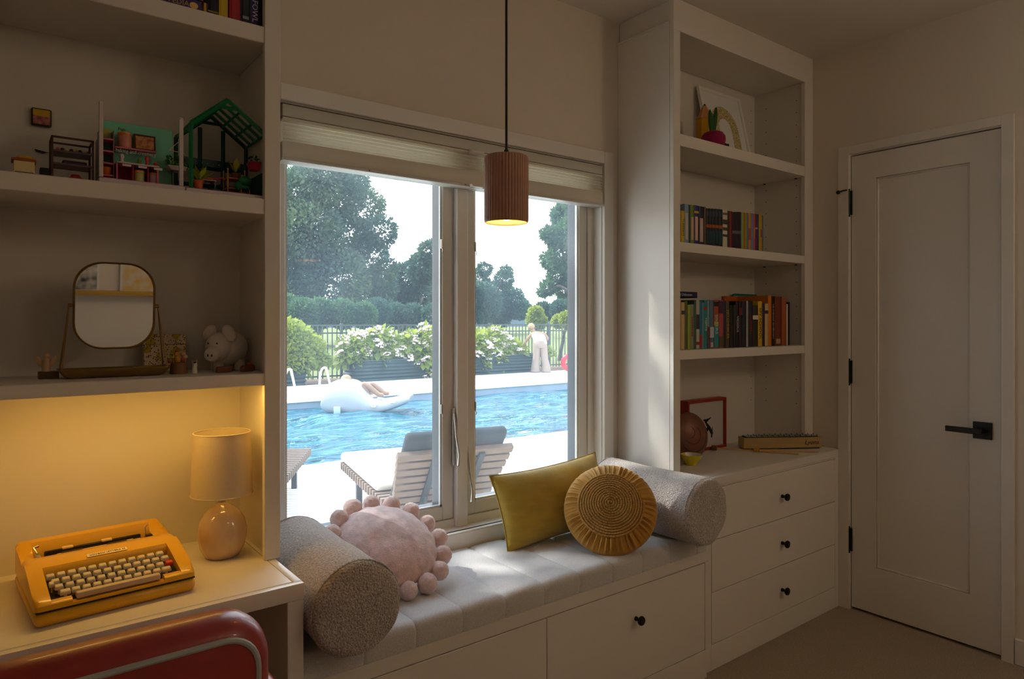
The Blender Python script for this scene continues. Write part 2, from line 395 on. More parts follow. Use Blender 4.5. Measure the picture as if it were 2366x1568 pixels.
# cellular shade pulled up under the window head
M_shade = mat('cream_pleated_fabric', (.87, .84, .75), .8, var=.04, vs=30, bump=.1, bs=300)
_t = M_shade.node_tree; _p = _t.nodes['Principled BSDF']
_tl = _t.nodes.new('ShaderNodeBsdfTranslucent'); _tl.inputs[0].default_value = (.98, .95, .87, 1)
_ms = _t.nodes.new('ShaderNodeMixShader'); _ms.inputs[0].default_value = .78
_t.links.new(_p.outputs[0], _ms.inputs[1]); _t.links.new(_tl.outputs[0], _ms.inputs[2]); _t.links.new(_ms.outputs[0], _t.nodes['Material Output'].inputs[0])
M_rail = mat('cream_shade_rail', (.68, .63, .53), .4, var=.02)
shade = thing('cellular_blind', 'cream pleated cellular blind raised to the window head', 'blind', (WC, 2.06, 1.84))
sx0, sx1 = WX0+.004, WX1-.004
B('head_rail', (sx0, 2.046, 1.976), (sx1, 2.098, 2.014), quick((196, 194, 182), .4), shade, .004, 2)
bm = nb(); npl = 6; prof = []
for i in range(npl*2+1):
    z = 1.972 - (1.972-1.902)*i/(npl*2); prof.append((2.048 if i % 2 else 2.058, z))
prof2 = [(2*2.072-y, z) for y, z in reversed(prof)]
vs = prism(bm, prof+prof2, sx0+.003, sx1-.003, axis='x'); obj('pleated_fabric', bm, M_shade, shade, smooth=False)
B('mid_rail', (sx0, 2.046, 1.966), (sx1, 2.096, 1.975), M_rail, shade, .002)
B('bottom_rail', (sx0, 2.045, 1.852), (sx1, 2.097, 1.903), M_rail, shade, .003, 2)
B('rail_lip', (sx0-.001, 2.040, 1.842), (sx1+.001, 2.100, 1.853), quick((200, 198, 190), .3), shade, .003, 2)
for zz, xx in ((1.972, 1.405), (1.850, 1.405)):
    bm = nb(); prism(bm, [(xx-.03, zz), (xx+.03, zz), (xx+.022, zz-.008), (xx-.022, zz-.008)], 2.022, 2.048, axis='y'); obj('pull_tab', bm, M_rail, shade)
for xx in (.985, 1.36, 1.62):
    bm = nb(); cyl(bm, (xx, 2.0395, 1.8475), (xx, 2.041, 1.8475), .0022, n=8); obj('rail_screw', bm, M_black, shade)
# ------------------------------------------------------------------ built-in joinery
def knob(parent, x, y, z):
    bm = nb(); mx = Matrix.Rotation(PI/2, 4, 'X')
    lathe(bm, [(.0075, 0), (.0075, .004), (.006, .012), (.007, .016), (.0145, .021), (.0165, .026), (.0145, .031), (.0, .033)], 18, (x, y, z), mx)
    o = obj('knob', bm, M_knob, parent); return o
M_knob = mat('dark_bronze_facets', (.03, .026, .022), .22, metal=.9, bump=.8, bs=140, bkind='voronoi', dist=.004)

# left: hutch above the desk
LY0, LYB = 1.758, 2.035
hutch = thing('bookcase', 'tall white bookcase standing on the desk, left of the window', 'bookcase', (0, 1.9, .745))
B('side_panel', (.577, LY0+.018, .745), (.597, YW, 2.65), M_cab, hutch)
B('face_stile', (.559, LY0, .745), (.599, LY0+.02, 2.65), M_cab, hutch, .0015)
B('divider_panel', (-.02, LY0+.006, .745), (.016, LYB, 2.65), M_cab, hutch, .001)
B('back_panel', (XL+.002, LYB, .745), (.577, YW-.002, 2.65), M_cab, hutch)
for z0, z1 in ((2.066, 2.108), (1.629, 1.669), (1.192, 1.223)):
    for x0, x1 in ((.017, .5765), (XL+.003, -.021)):
        s = B('shelf', (x0, LY0+.004, z0), (x1, LYB-.0005, z1), M_cab, hutch, .002)
B('top_fascia', (XL+.003, LY0, 2.55), (.559, LY0+.02, 2.65), M_cab, hutch, .001)
M_led = mat('warm_led_strip', (1, .8, .5), .5, emit=(1.0, .56, .11), estr=46.0, var=.01)
B('led_strip', (.05, LY0+.032, 1.1904), (.55, LY0+.046, 1.1922), M_led, hutch)
for y in (LY0+.05, LYB-.06):
    for z in [.78+.05*k for k in range(1)]:
        bm = nb(); cyl(bm, (.5765, y, z), (.5755, y, z), .0022, n=8); obj('shelf_pin_hole', bm, M_black, hutch)

# desk
DZ, DF = .745, 1.558
M_desk = mat('desk_lacquer', (.76, .72, .66), .26, var=.015, vs=2, bump=.01, bs=30, dist=.002)
desk = thing('desk', 'white built-in desk with thick edge beside the window bench', 'desk', (0, 1.8, 0))
B('desk_top', (XL+.002, DF+.022, DZ-.036), (.566, YW-.003, DZ), M_desk, desk, .001)
B('front_edge', (XL+.002, DF, DZ-.038), (.587, DF+.0195, DZ), M_desk, desk, .002, 2)
B('side_edge', (.5675, DF+.0195, DZ-.038), (.587, YW-.003, DZ), M_desk, desk, .002, 2)
B('leg_panel', (.548, DF+.002, 0), (.586, YW-.003, DZ-.038), M_desk, desk, .0015)
B('modesty_panel', (XL+.002, 1.99, .0), (.548, 2.01, DZ-.036), M_desk, desk)

# window bench
BF, BX0, BX1 = 1.600, .587, 2.170
bench = thing('window_bench', 'white window bench with drawers under the window', 'bench', (1.38, 1.83, 0))
B('bench_top', (BX0, BF+.003, .462), (BX1, YW-.001, .483), M_cab, bench)
B('top_rail', (BX0, BF, .4415), (BX1, BF+.02, .483), M_cab, bench, .001)
B('bottom_rail', (BX0, BF, 0), (BX1, BF+.02, .108), M_cab, bench, .001)
B('end_stile', (2.1585, BF, .108), (BX1+.012, BF+.02, .4415), M_cab, bench, .001)
B('end_stile', (BX0, BF, .108), (BX0+.018, BF+.02, .4415), M_cab, bench, .001)
B('inner_carcass', (BX0+.02, BF+.021, .02), (BX1-.02, YW-.02, .46), M_gapdark, bench)
for x0, x1 in ((BX0+.0205, 1.3675), (1.3705, 2.1555)):
    d_ = B('drawer', (x0, BF-.0005, .111), (x1, BF+.018, .4385), M_cab, bench, .0012)
    knob(d_, (x0+x1)/2+.008, BF-.0005, .332)

# seat cushion, upholstered in channels
M_boucle = mat('oatmeal_boucle', (.67, .665, .675), .92, var=.14, vs=260, bump=.75, bs=420, dist=.003, sheen=.35)
seat = thing('bench_cushion', 'off-white channelled boucle seat cushion on the window bench', 'cushion', (1.38, 1.81, .483))
gx = [BX0+.004] + [.608+.15*k for k in range(1, 11)] + [BX1-.002]
gx = [gx[0]] + [g for g in gx[1:-1] if g < 2.12] + [gx[-1]]
for a, b in zip(gx[:-1], gx[1:]):
    bm = nb()
    def sec(t, a=a, b=b):
        x = a + (b-a)*t; e = abs(2*t-1); k = 1 - max(0, (e-.80)/.20)**2*.85
        pull = .0055*(1-k) ; dome = .003*(1-e*e)
        zt, yf, yb, r = .553 - pull + dome, 1.594 + pull*.9 - dome*.4, 2.026 - pull, .026
        pts = [(yb, .484), (yf+.004, .484)]
        for q in range(7):
            an = PI + PI/2*q/6; pts.append((yf + r + r*math.cos(an), zt - r - r*math.sin(an)))
        for q in range(5):
            an = PI/2 - PI/2*q/4; pts.append((yb - .02 + .02*math.cos(an), zt - .02 + .02*math.sin(an)))
        return [(x, y, z) for y, z in pts]
    loft(bm, [sec(t) for t in (0, .012, .04, .09, .18, .35, .5, .65, .82, .91, .96, .988, 1)])
    obj('channel', bm, M_boucle, seat, angle=50)

# dresser on the right
QF, QX0, QX1, QZ = 1.62, 2.172, 3.213, .747
dresser = thing('dresser', 'white three-drawer dresser between the bench and the door', 'dresser', (2.69, 1.84, 0))
B('left_stile', (QX0+.012, QF, 0), (2.225, QF+.02, QZ-.0345), M_cab, dresser, .001)
B('right_stile', (3.1805, QF, 0), (QX1, QF+.02, QZ-.0345), M_cab, dresser, .001)
B('top_rail', (2.225, QF, .7065), (3.1805, QF+.02, QZ-.0345), M_cab, dresser, .001)
B('bottom_rail', (2.225, QF, 0), (3.1805, QF+.02, .0985), M_cab, dresser, .001)
B('side_panel', (QX0, QF+.004, .0), (QX0+.02, YW-.002, QZ-.0345), M_cab, dresser, .001)
B('inner_carcass', (QX0+.022, QF+.021, .02), (XR-.03, YW-.02, .705), M_gapdark, dresser)
for k in range(3):
    z0 = .101 + .2022*k; z1 = z0 + .1995
    d_ = B('drawer', (2.2275, QF-.0005, z0), (3.178, QF+.018, z1), M_cab, dresser, .0012)
    knob(d_, 2.721, QF-.0005, (z0+z1)/2-.004)
top = thing('dresser_worktop', 'white worktop of the dresser below the bookshelves', 'worktop', (2.7, 1.84, QZ-.03))
B('top_board', (QX0+.018, QF+.018, QZ-.034), (XR-.001, YW-.001, QZ), M_cab, top)
B('front_nosing', (QX0-.001, QF, QZ-.034), (QX1, QF+.0165, QZ), M_cab, top, .0015)
B('side_nosing', (QX0-.001, QF+.0165, QZ-.034), (QX0+.0165, YW-.001, QZ), M_cab, top, .0015)

# right bookcase
RY0, RYB = 1.755, 2.042
rc = thing('bookcase', 'white alcove bookcase standing on the dresser beside the door', 'bookcase', (2.69, 1.9, QZ))
B('side_panel', (2.165, RY0+.0205, QZ), (2.185, YW-.001, 2.56), M_cab, rc)
B('side_panel', (3.173, RY0+.018, QZ), (3.19, YW-.001, 2.56), M_cab, rc)
B('face_stile', (2.1655, RY0, QZ), (2.207, RY0+.02, 2.522), M_cab, rc, .0012)
B('face_stile', (3.154, RY0, QZ), (XR-.001, RY0+.02, 2.522), M_cab, rc, .0012)
B('top_rail', (2.1655, RY0, 2.522), (XR-.001, RY0+.02, 2.65), M_cab, rc, .0012)
B('side_cornice', (2.176, RY0+.02, 2.56), (2.19, YW-.001, 2.65), M_cab, rc, .001)
B('cornice_ledge', (2.160, RY0+.02, 2.552), (2.19, YW-.001, 2.560), M_cab, rc, .001)
B('inner_top', (2.185, RY0+.02, 2.53), (3.173, YW-.02, 2.548), M_cab, rc)
B('back_panel', (2.185, RYB, QZ), (3.173, YW-.001, 2.53), M_cab, rc)
for z0, z1 in ((2.064, 2.113), (1.638, 1.677), (1.201, 1.240)):
    B('shelf', (2.1855, RY0+.003, z0), (3.1725, RYB-.0005, z1), M_cab, rc, .0015)
holes = nb()
for y in (RY0+.055, RYB-.065):
    for k in range(26):
        z = .95 + .06*k
        if any(abs(z-c) < .035 for c in (2.09, 1.66, 1.22)): continue
        cyl(holes, (3.1732, y, z), (3.1724, y, z), .0024, n=6)
for x in (2.30, 3.14):
    for k in range(26):
        z = .95 + .06*k
        if any(abs(z-c) < .035 for c in (2.09, 1.66, 1.22)): continue
        cyl(holes, (x, RYB+.0005, z), (x, RYB-.0006, z), .0024, n=6)
o = obj('shelf_pin_holes', holes, M_black, rc); o['kind'] = 'stuff'
for zc in (2.064, 1.638, 1.201):
    for x, y in ((3.167, RY0+.055), (3.167, RYB-.06), (2.31, RYB-.006)):
        bm = nb(); cyl(bm, (x, y, zc-.004), (x, y, zc), .006, n=10); obj('shelf_support', bm, M_black, rc)
# ------------------------------------------------------------------ cushions on the bench, pendant
SEAT = .555
M_sherpa = mat('taupe_sherpa', (.62, .56, .525), .95, var=.45, vs=230, bump=1.0, bs=190, dist=.010, sheen=.5, detail=2)
def img_axes(px, py):
    v = ray(px, py).normalized(); R = Vector((_r[0], _r[1], 0)).normalized(); U = R.cross(v).normalized(); return v, R, U
def bolster(label, x, y0, y1, r, tilt, seed):
    t = thing('bolster_cushion', label, 'cushion', (x, (y0+y1)/2, SEAT-.002), tilt, group=None)
    L = y1-y0; bm = nb(); prof = [(0, 0), (.35, .0), (.7, .003), (.86, .007), (.94, .014), (.985, .028), (1, .05), (1.005, .1)] + [(1.0, .1+ (1-.2)*k/14) for k in range(1, 14)]
    prof = [(a, b*(L if b > .1 else .5)) for a, b in prof[:8]] + [(a, b*L) for a, b in prof[8:]]
    half = [(a, b) for a, b in prof]; full = half + [(a, L-b) for a, b in reversed(half[:8])]
    rings = []
    for a, b in full:
        ring = []
        for k in range(56):
            th = 2*PI*k/56; n_ = noise.noise(Vector((math.cos(th)*1.6+seed, b*9, math.sin(th)*1.6)))
            rr = r*a*(1 + .028*n_); zz = rr*math.sin(th); zz = max(zz, -r*.955) if a > .3 else zz
            end = .008*noise.noise(Vector((math.cos(th)*a*2, math.sin(th)*a*2, seed+(5 if b > L/2 else 0))))
            ring.append((rr*math.cos(th), b - L/2 + end, r*.955 + zz))
        rings.append(ring)
    loft(bm, rings, cap0=False, cap1=False); bmesh.ops.remove_doubles(bm, verts=bm.verts, dist=1e-5)
    obj('cover', bm, M_sherpa, t, world=False, angle=70)
    for y in (-L/2+.020, L/2-.020):
        bm = nb(); tube(bm, [(r*1.002*math.cos(a), y, r*.955+max(r*1.002*math.sin(a), -r*.955)) for a in [2*PI*k/48 for k in range(48)]], .0028, 6, closed=True); obj('seam', bm, M_sherpa, t, world=False)
    return t
bolster('taupe fleece bolster lying on the bench against the desk', .712, 1.515, 2.012, .114, math.radians(-1), 1.0)
bolster('taupe fleece bolster lying on the bench against the dresser', 2.046, 1.500, 2.012, .121, math.radians(1), 4.0)

# pink pompom cushion
M_pink = mat('blush_plush', (.80, .59, .57), .95, var=.22, vs=45, bump=.55, bs=260, dist=.005, sheen=.7)
M_pom = mat('blush_pompom_fluff', (.84, .62, .58), .95, var=.14, vs=5, bump=.6, bs=16, dist=.0025, sheen=.6)
v, R_, U_ = img_axes(918, 1250)
N_ = (-v*.66 + R_*.26 + U_*.70).normalized(); Tx = (R_ - N_*R_.dot(N_)).normalized(); Ty = N_.cross(Tx)
Mp = Matrix((Tx, Ty, N_)).transposed().to_4x4(); PR = .155
c = Vector((.972, 1.880, .70)); low = min((Tx*math.cos(a)+Ty*math.sin(a)).z for a in [2*PI*k/60 for k in range(60)])*(PR+.016) - .027
c.z = SEAT - low
pink = thing('pompom_cushion', 'round blush pink plush cushion edged with pompoms', 'cushion', (c.x, c.y, SEAT)); Mc = Matrix.Translation(c) @ Mp
bm = nb()
def dome(s):
    def f(u, w):
        r = PR*math.sin(u*PI/2)**.9 if u < 1 else PR; a = 2*PI*w; h = .062*max(0, 1-(r/PR)**2.3)**.62
        k = noise.noise(Vector((r*math.cos(a)*13, r*math.sin(a)*13, s*3)))*.006 + noise.noise(Vector((r*math.cos(a)*30+7, r*math.sin(a)*22, s)))*.0028
        pk = .004*math.sin(a*17)*(r/PR)**6
        return Mc @ Vector(((r+pk)*math.cos(a), (r+pk)*math.sin(a), s*(h + k*(1-(r/PR)**4))))
    return f
for s in (1, -1): surf(bm, dome(s), 30, 72, False, True)
bmesh.ops.remove_doubles(bm, verts=bm.verts, dist=2e-5); obj('plush_cover', bm, M_pink, pink, angle=80)
bm = nb(); bmesh.ops.create_icosphere(bm, subdivisions=4, radius=1)
for vv in bm.verts: vv.co *= 1 + .05*noise.noise(vv.co*2.2) + .06*noise.noise(vv.co*7) + .05*noise.noise(vv.co*15)
POM = obj('pompom', bm, M_pom, pink, world=False, angle=180)
for k in range(16):
    a = 2*PI*k/16 + .12; p = Mc @ Vector(((PR+.019)*math.cos(a), (PR+.019)*math.sin(a), 0)); s = .0285*(1+.07*math.sin(k*2.3))
    mx = Matrix.Translation(p - pink.location) @ Euler((k, k*1.7, k*.6)).to_matrix().to_4x4() @ Matrix.Scale(s, 4)
    if k == 0: POM.matrix_local = mx
    else: share(POM, 'pompom', pink, mx)

# mustard lumbar pillow
M_must = mat('mustard_velvet', (.42, .27, .018), .8, var=.14, vs=14, bump=.25, bs=160, dist=.004, sheen=.35, stretch=(1, 1, 3))
def pillow(name, label, c, w, h, th, roty, lean, yaw, m, cat='cushion'):
    t = thing(name, label, cat, (c[0], c[1], SEAT)); Mx = Matrix.Translation(c) @ Matrix.Rotation(yaw, 4, 'Z') @ Matrix.Rotation(-lean, 4, 'X') @ Matrix.Rotation(roty, 4, 'Y')
    bm = nb()
    for s in (-1, 1):
        def f(u, q, s=s):
            a, b = 2*u-1, 2*q-1; pin = 1 - .10*(1-abs(a)**2.2)*(abs(b)**3); pin2 = 1 - .055*(1-abs(b)**2.2)*(abs(a)**3)
            x = w/2*a*pin2; z = h/2*b*pin; k = max(0, (1-abs(a)**2.6)*(1-abs(b)**2.6))
            y = s*th*(k**.55) + s*.004*noise.noise(Vector((a*3, b*2, s*2)))*min(1, k*3) + s*.0022*math.sin(a*9+b*6)*min(1, k*3)
            return Mx @ Vector((x, y, z))
        surf(bm, f, 44, 30)
    bmesh.ops.remove_doubles(bm, verts=bm.verts, dist=2e-5); obj('velvet_cover', bm, m, t, angle=80)
    bm = nb(); pts = []
    for a0, a1 in (((-1, -1), (1, -1)), ((1, -1), (1, 1)), ((1, 1), (-1, 1)), ((-1, 1), (-1, -1))):
        for k in range(10):
            a = a0[0]+(a1[0]-a0[0])*k/10; b = a0[1]+(a1[1]-a0[1])*k/10
            pin = 1 - .10*(1-abs(a)**2.2)*(abs(b)**3); pin2 = 1 - .055*(1-abs(b)**2.2)*(abs(a)**3); pts.append(Mx @ Vector((w/2*a*pin2, 0, h/2*b*pin)))
    tube(bm, pts, .0025, 6, closed=True); obj('seam_piping', bm, m, t); return t
pillow('lumbar_pillow', 'mustard yellow velvet lumbar pillow leaning on the window sill', (1.685, 1.925, .688), .52, .275, .072, math.radians(-3), math.radians(20), math.radians(-2), M_must)

# round gathered cushion with crochet centre
M_ochre = mat('ochre_cotton', (.52, .27, .035), .75, var=.10, vs=30, bump=.15, bs=200, sheen=.2)
M_croc = mat('ochre_crochet_cord', (.50, .27, .05), .85, var=.2, vs=160, bump=.6, bs=330, dist=.003, sheen=.2)
v, R_, U_ = img_axes(1415, 1183); N_ = (-v*.94 + U_*.33 + R_*.02).normalized(); Tx = (R_ - N_*R_.dot(N_)).normalized(); Ty = N_.cross(Tx)
QR = .165; c = Vector((1.755, 1.705, .70)); low = min((Tx*math.cos(a)+Ty*math.sin(a)).z for a in [2*PI*k/60 for k in range(60)])*QR; c.z = SEAT - low - .002
rnd = thing('round_cushion', 'round ochre cushion with gathered edge and crocheted centre', 'cushion', (c.x, c.y, SEAT)); Mc = Matrix.Translation(c) @ Matrix((Tx, Ty, N_)).transposed().to_4x4()
def hgt(r): return .062*max(0, 1-(r/QR)**2.6)**.6
CR = .115
bm = nb(); NA = 300
phs = [(rr_*1.0) for rr_ in (0,)]
_pl = [RND.uniform(-.5, .5) for _ in range(64)]
def pleat(a, t):
    k = a/(2*PI)*64; i = int(k) % 64; f = k-int(k); w_ = _pl[i]*(1-f)+_pl[(i+1) % 64]*f
    return math.sin(a*46 + w_*2.6 + t*1.2)*(.6+.4*math.sin(a*11+1)) + .35*math.sin(a*92+w_*4)
def gath(u, w):
    a = 2*PI*w; ph = -.95*0
    t = u; r = CR*.985 + (QR-CR*.985)*min(1, t*1.25) if t < .8 else QR - (t-.8)*.25
    r = min(r, QR)
    if t <= .8: z = hgt(r) ; amp = .0058*math.sin(PI*min(1, t/.8*.92+.08))+.0008
    else: z = -.045*(t-.8)/.2; amp = .0015; r = QR*(1-.08*(t-.8)/.2)
    p = pleat(a, t)*amp
    return Mc @ Vector(((r + p*.45)*math.cos(a), (r + p*.45)*math.sin(a), z + p))
surf(bm, gath, 20, NA, False, True); obj('gathered_cover', bm, M_ochre, rnd, angle=80)
bm = nb(); surf(bm, lambda u, w: Mc @ Vector((QR*.92*(1-u)*math.cos(2*PI*w), QR*.92*(1-u)*math.sin(2*PI*w), -.045-.016*math.sin(u*PI/2))), 8, 48, False, True)
bmesh.ops.remove_doubles(bm, verts=bm.verts, dist=2e-5); obj('back_cover', bm, M_ochre, rnd)
bm = nb(); pts = []; rad = []
turns = 13; N2 = 1500
for k in range(N2):
    s = k/(N2-1); r = .004 + (CR-.004)*s**.62; a = 2*PI*turns*s**.62
    bumpy = .0012*math.sin(k*2.4); pts.append(Mc @ Vector((r*math.cos(a), r*math.sin(a), hgt(r)+.0022+bumpy))); rad.append(.0042 + .0007*math.sin(k*2.4))
tube(bm, pts, rad, 6); obj('crochet_spiral', bm, M_croc, rnd, angle=80)
bm = nb(); surf(bm, lambda u, w: Mc @ Vector((CR*1.01*u*math.cos(2*PI*w), CR*1.01*u*math.sin(2*PI*w), hgt(CR*1.01*u)-.0015)), 10, 48, False, True)
bmesh.ops.remove_doubles(bm, verts=bm.verts, dist=2e-5); obj('crochet_backing', bm, M_croc, rnd)

# pendant lamp
M_terra = mat('terracotta_ceramic', (.46, .25, .175), .55, var=.08, vs=20, bump=.05, bs=90)
M_cord = mat('black_cable', (.012, .012, .012), .6, var=.05)
PY_ = 1.45; pt = on_y(1170, 362, PY_); pb = on_y(1170, 515, PY_); PRD = 50.5*(PY_/ray(1170, 440).y)/FPX
pend = thing('pendant_lamp', 'ribbed terracotta cylinder pendant hanging before the window', 'pendant lamp', (pt.x, pt.y, pb.z))
bm = nb(); nr = 44; zb, zt = pb.z, pt.z; L = zt-zb
prof = [(.935, .004), (.965, 0), (.992, .004), (1, .010)] + [(1, .010+(L-.018)*k/6) for k in range(1, 7)] + [(.985, L-.003), (.95, L), (.3, L+.001), (.10, L+.001)]
prof2 = [(.935, .004), (.93, .02), (.93, L-.02), (.10, L-.012)]
def ribs(r, z, a):
    rr = r*PRD
    if r > .98: rr += .0022*(abs(math.sin(a*nr/2))**.6 - .6)
    return Vector((rr*math.cos(a), rr*math.sin(a), z))
lathe(bm, prof, nr*6, (pt.x, pt.y, zb), None, ribs, False); obj('ribbed_shade', bm, M_terra, pend, angle=35)
bm = nb(); lathe(bm, prof2, 48, (pt.x, pt.y, zb), None, lambda r, z, a: Vector((r*PRD*math.cos(a), r*PRD*math.sin(a), z)), False); obj('inner_liner', bm, mat('cream_glaze', (.80, .68, .50), .4, var=.02), pend)
bm = nb(); cyl(bm, (pt.x, pt.y, zt), (pt.x, pt.y, zt+.018), .008, .006, 12); tube(bm, [(pt.x, pt.y, zt+.01), (pt.x, pt.y, ZC-.02)], .0034, 8); obj('cord', bm, M_cord, pend)
bm = nb(); lathe(bm, [(.055, 0), (.055, .018), (.02, .022)], 24, (pt.x, pt.y, ZC-.0225)); obj('ceiling_canopy', bm, M_black, pend)
bm = nb(); ball(bm, (pt.x, pt.y, zb+.034), (.024, .024, .028), 16, 10); cyl(bm, (pt.x, pt.y, zb+.055), (pt.x, pt.y, zt-.01), .013, n=12)
obj('bulb', bm, mat('warm_bulb', (1, .8, .5), .4, emit=(1.0, .46, .08), estr=32.0, var=.01), pend)
# ------------------------------------------------------------------ desk: typewriter, lamp, chair
M_yel = mat('typewriter_yellow_enamel', (.74, .40, .010), .32, var=.04, vs=20, coat=.25, bump=.03, bs=300, dist=.001)
M_key = mat('ivory_key_plastic', (.62, .55, .42), .45, var=.04)
M_tdark = mat('typewriter_dark_steel', (.03, .026, .02), .45, metal=.5, var=.1)
tw = thing('typewriter', 'yellow portable typewriter with ivory keys on the desk', 'typewriter', (.072, 1.637, DZ), math.radians(4.4))
TW, TD = .305, .315
def tp(name, fn, m, sm=True, par=tw):
    bm = nb(); fn(bm); return obj(name, bm, m, par, smooth=sm, world=False)
tp('base_tray', lambda b: box(b, (0, 0, 0), (TW, TD, .030), .014, 4), M_yel)
tp('base_seam', lambda b: box(b, (.003, .003, .029), (TW-.003, TD-.003, .0325), .001), M_tdark)
side = [(.004, .032), (.004, .043), (.012, .049), (.045, .058), (.115, .079), (.150, .0885), (.172, .0905), (.196, .088), (.206, .079), (.212, .070), (.272, .078), (.290, .098), (.304, .101), (.312, .092), (.314, .032)]
def cheek(b, x0, x1, out):
    n0 = len(b.verts); vs = prism(b, side, x0, x1, axis='x'); b.edges.ensure_lookup_table()
    xo = x0 if out < 0 else x1
    es = [e for e in b.edges if all(abs(v.co.x-xo) < 1e-5 for v in e.verts) and not all(v.co.z < .0335 for v in e.verts)]
    bmesh.ops.bevel(b, geom=es, offset=.011, segments=4, affect='EDGES', profile=.5)
tp('left_cheek', lambda b: cheek(b, .001, .030, -1), M_yel); tp('right_cheek', lambda b: cheek(b, TW-.030, TW-.001, 1), M_yel)
hood = [(.124, .040), (.122, .074), (.128, .083), (.150, .0885), (.172, .0905), (.194, .088), (.202, .081), (.203, .06), (.190, .06), (.186, .078), (.140, .072), (.134, .040)]
tp('ribbon_cover', lambda b: prism(b, hood, .0295, TW-.0295, axis='x'), M_yel)
rear = [(.276, .032), (.279, .080), (.289, .098), (.303, .1015), (.3125, .092), (.3145, .032)]
tp('rear_wall', lambda b: prism(b, rear, .0295, TW-.0295, axis='x'), M_yel)
fl_ = [(.004, .032), (.004, .043), (.010, .0475), (.022, .047), (.026, .032)]
tp('front_lip', lambda b: (prism(b, fl_, .0295, .066, axis='x'), prism(b, fl_, TW-.066, TW-.0295, axis='x'), prism(b, [(.004, .032), (.004, .038), (.024, .037), (.026, .032)], .066, TW-.066, axis='x')), M_yel)
tp('key_bed', lambda b: prism(b, [(.024, .033), (.024, .036), (.126, .055), (.126, .033)], .0295, TW-.0295, axis='x'), M_tdark)
tp('carriage_bed', lambda b: box(b, (.0295, .200, .033), (TW-.0295, .278, .052)), M_tdark)
for x0, x1 in ((.075, .118), (.165, .208)):
    tp('cover_slot', lambda b: box(b, (x0, .196, .0835), (x1, .2045, .0885), .002, 2), M_tdark)
kb = nb(); 
_kr = [[(-.0078, -.0065, 0), (.0078, -.0065, 0), (.0078, .0065, 0), (-.0078, .0065, 0)], [(-.0078, -.0065, .004), (.0078, -.0065, .004), (.0078, .0065, .004), (-.0078, .0065, .004)], [(-.0066, -.0048, .0075), (.0066, -.0048, .0075), (.0066, .0054, .0085), (-.0066, .0054, .0085)]]
loft(kb, _kr); bmesh.ops.bevel(kb, geom=list(kb.edges), offset=.0009, segments=2, affect='EDGES')
box(kb, (-.002, -.006, -.012), (.002, -.001, .001)); KEY = obj('key', kb, M_key, tw, world=False); used = [0]
M_redkey = quick((205, 50, 25), .4)
def key(x, y, z, sx=1.0, red=False):
    mx = Matrix.Translation((x, y, z)) @ Matrix.Rotation(math.radians(14), 4, 'X') @ Matrix.Diagonal((sx, 1, 1, 1))
    if not used[0]: KEY.matrix_local = mx; used[0] = 1; return KEY
    o = share(KEY, 'key', tw, mx)
    if red: o.data = o.data.copy(); o.data.materials[0] = M_redkey; o['label'] = 'red tabulator key'
    return o
rows = [(.0400, .0475, .058, 11, 1.0), (.0590, .0540, .050, 12, 1.0), (.0780, .0605, .046, 12, 1.0), (.0970, .0670, .043, 12, 1.0)]
for ri, (y, z, x0, n, sx) in enumerate(rows):
    for k in range(n):
        x = x0 + .0193*k - (.003 if ri == 3 else 0)
        if x > TW-.036: continue
        red = (ri == 1 and k == n-1); w_ = 1.0
        if ri == 0 and k in (0, n-1): w_ = 1.25
        key(x, y, z, w_, red)
key(.0385, .0705, .0585, .6)
tp('space_bar', lambda b: box(b, (.074, .0115, .040), (TW-.072, .028, .0525), .003, 2), mat('ivory_space_bar', (.60, .48, .36), .45, var=.04))
def platen(b):
    for k in range(110):
        x = .045 + .21*k/109; cyl(b, (x, .238, .066), (x+.0011, .238, .066), .0085 if k % 2 else .0075, n=12)
tp('platen', platen, quick((225, 205, 170), .45)); tp('paper_bail', lambda b: (tube(b, [(.07, .218, .080), (.24, .218, .080)], .0022, 8), box(b, (.085, .216, .076), (.1, .221, .083)), box(b, (.21, .216, .076), (.225, .221, .083))), quick((215, 200, 170), .35, metal=.3))
tp('paper_table', lambda b: box(b, (.05, .252, .055), (.25, .258, .082), .002), M_tdark)
for x in (.085, .165): tp('margin_tab', lambda b: box(b, (x, .250, .080), (x+.022, .262, .0845), .001), quick((235, 200, 130), .4))
tp('return_lever', lambda b: (box(b, (.030, .222, .058), (.041, .252, .082), .003, 2), tube(b, [(.036, .246, .082), (.030, .256, .094), (.040, .258, .096)], .0028, 8)), M_hw)
tp('platen_knob', lambda b: (cyl(b, (.256, .238, .066), (.274, .238, .066), .011, n=16), box(b, (.258, .232, .076), (.272, .244, .081), .001)), M_tdark)
tp('line_lever', lambda b: tube(b, [(.262, .258, .072), (.263, .262, .094), (.268, .262, .099)], .0016, 6), M_hw)
bd = tp('badge', lambda b: box(b, (.114, -.0065, 0), (.194, .0065, .0012), .0005), quick((238, 222, 190), .4))
bd.location = (0, .1375, .0865); bd.rotation_euler = (math.radians(14), 0, 0)
for s_, x, sz, w_ in (('olivetti', .134, .010, .030), ('LETTERA 35', .171, .008, .038)):
    tm = text_mesh('badge_lettering', s_, sz, quick((60, 40, 25), .6), Matrix.Identity(4), None, font_w=w_); tm.parent = bd; tm.location = (x, 0, .0013)

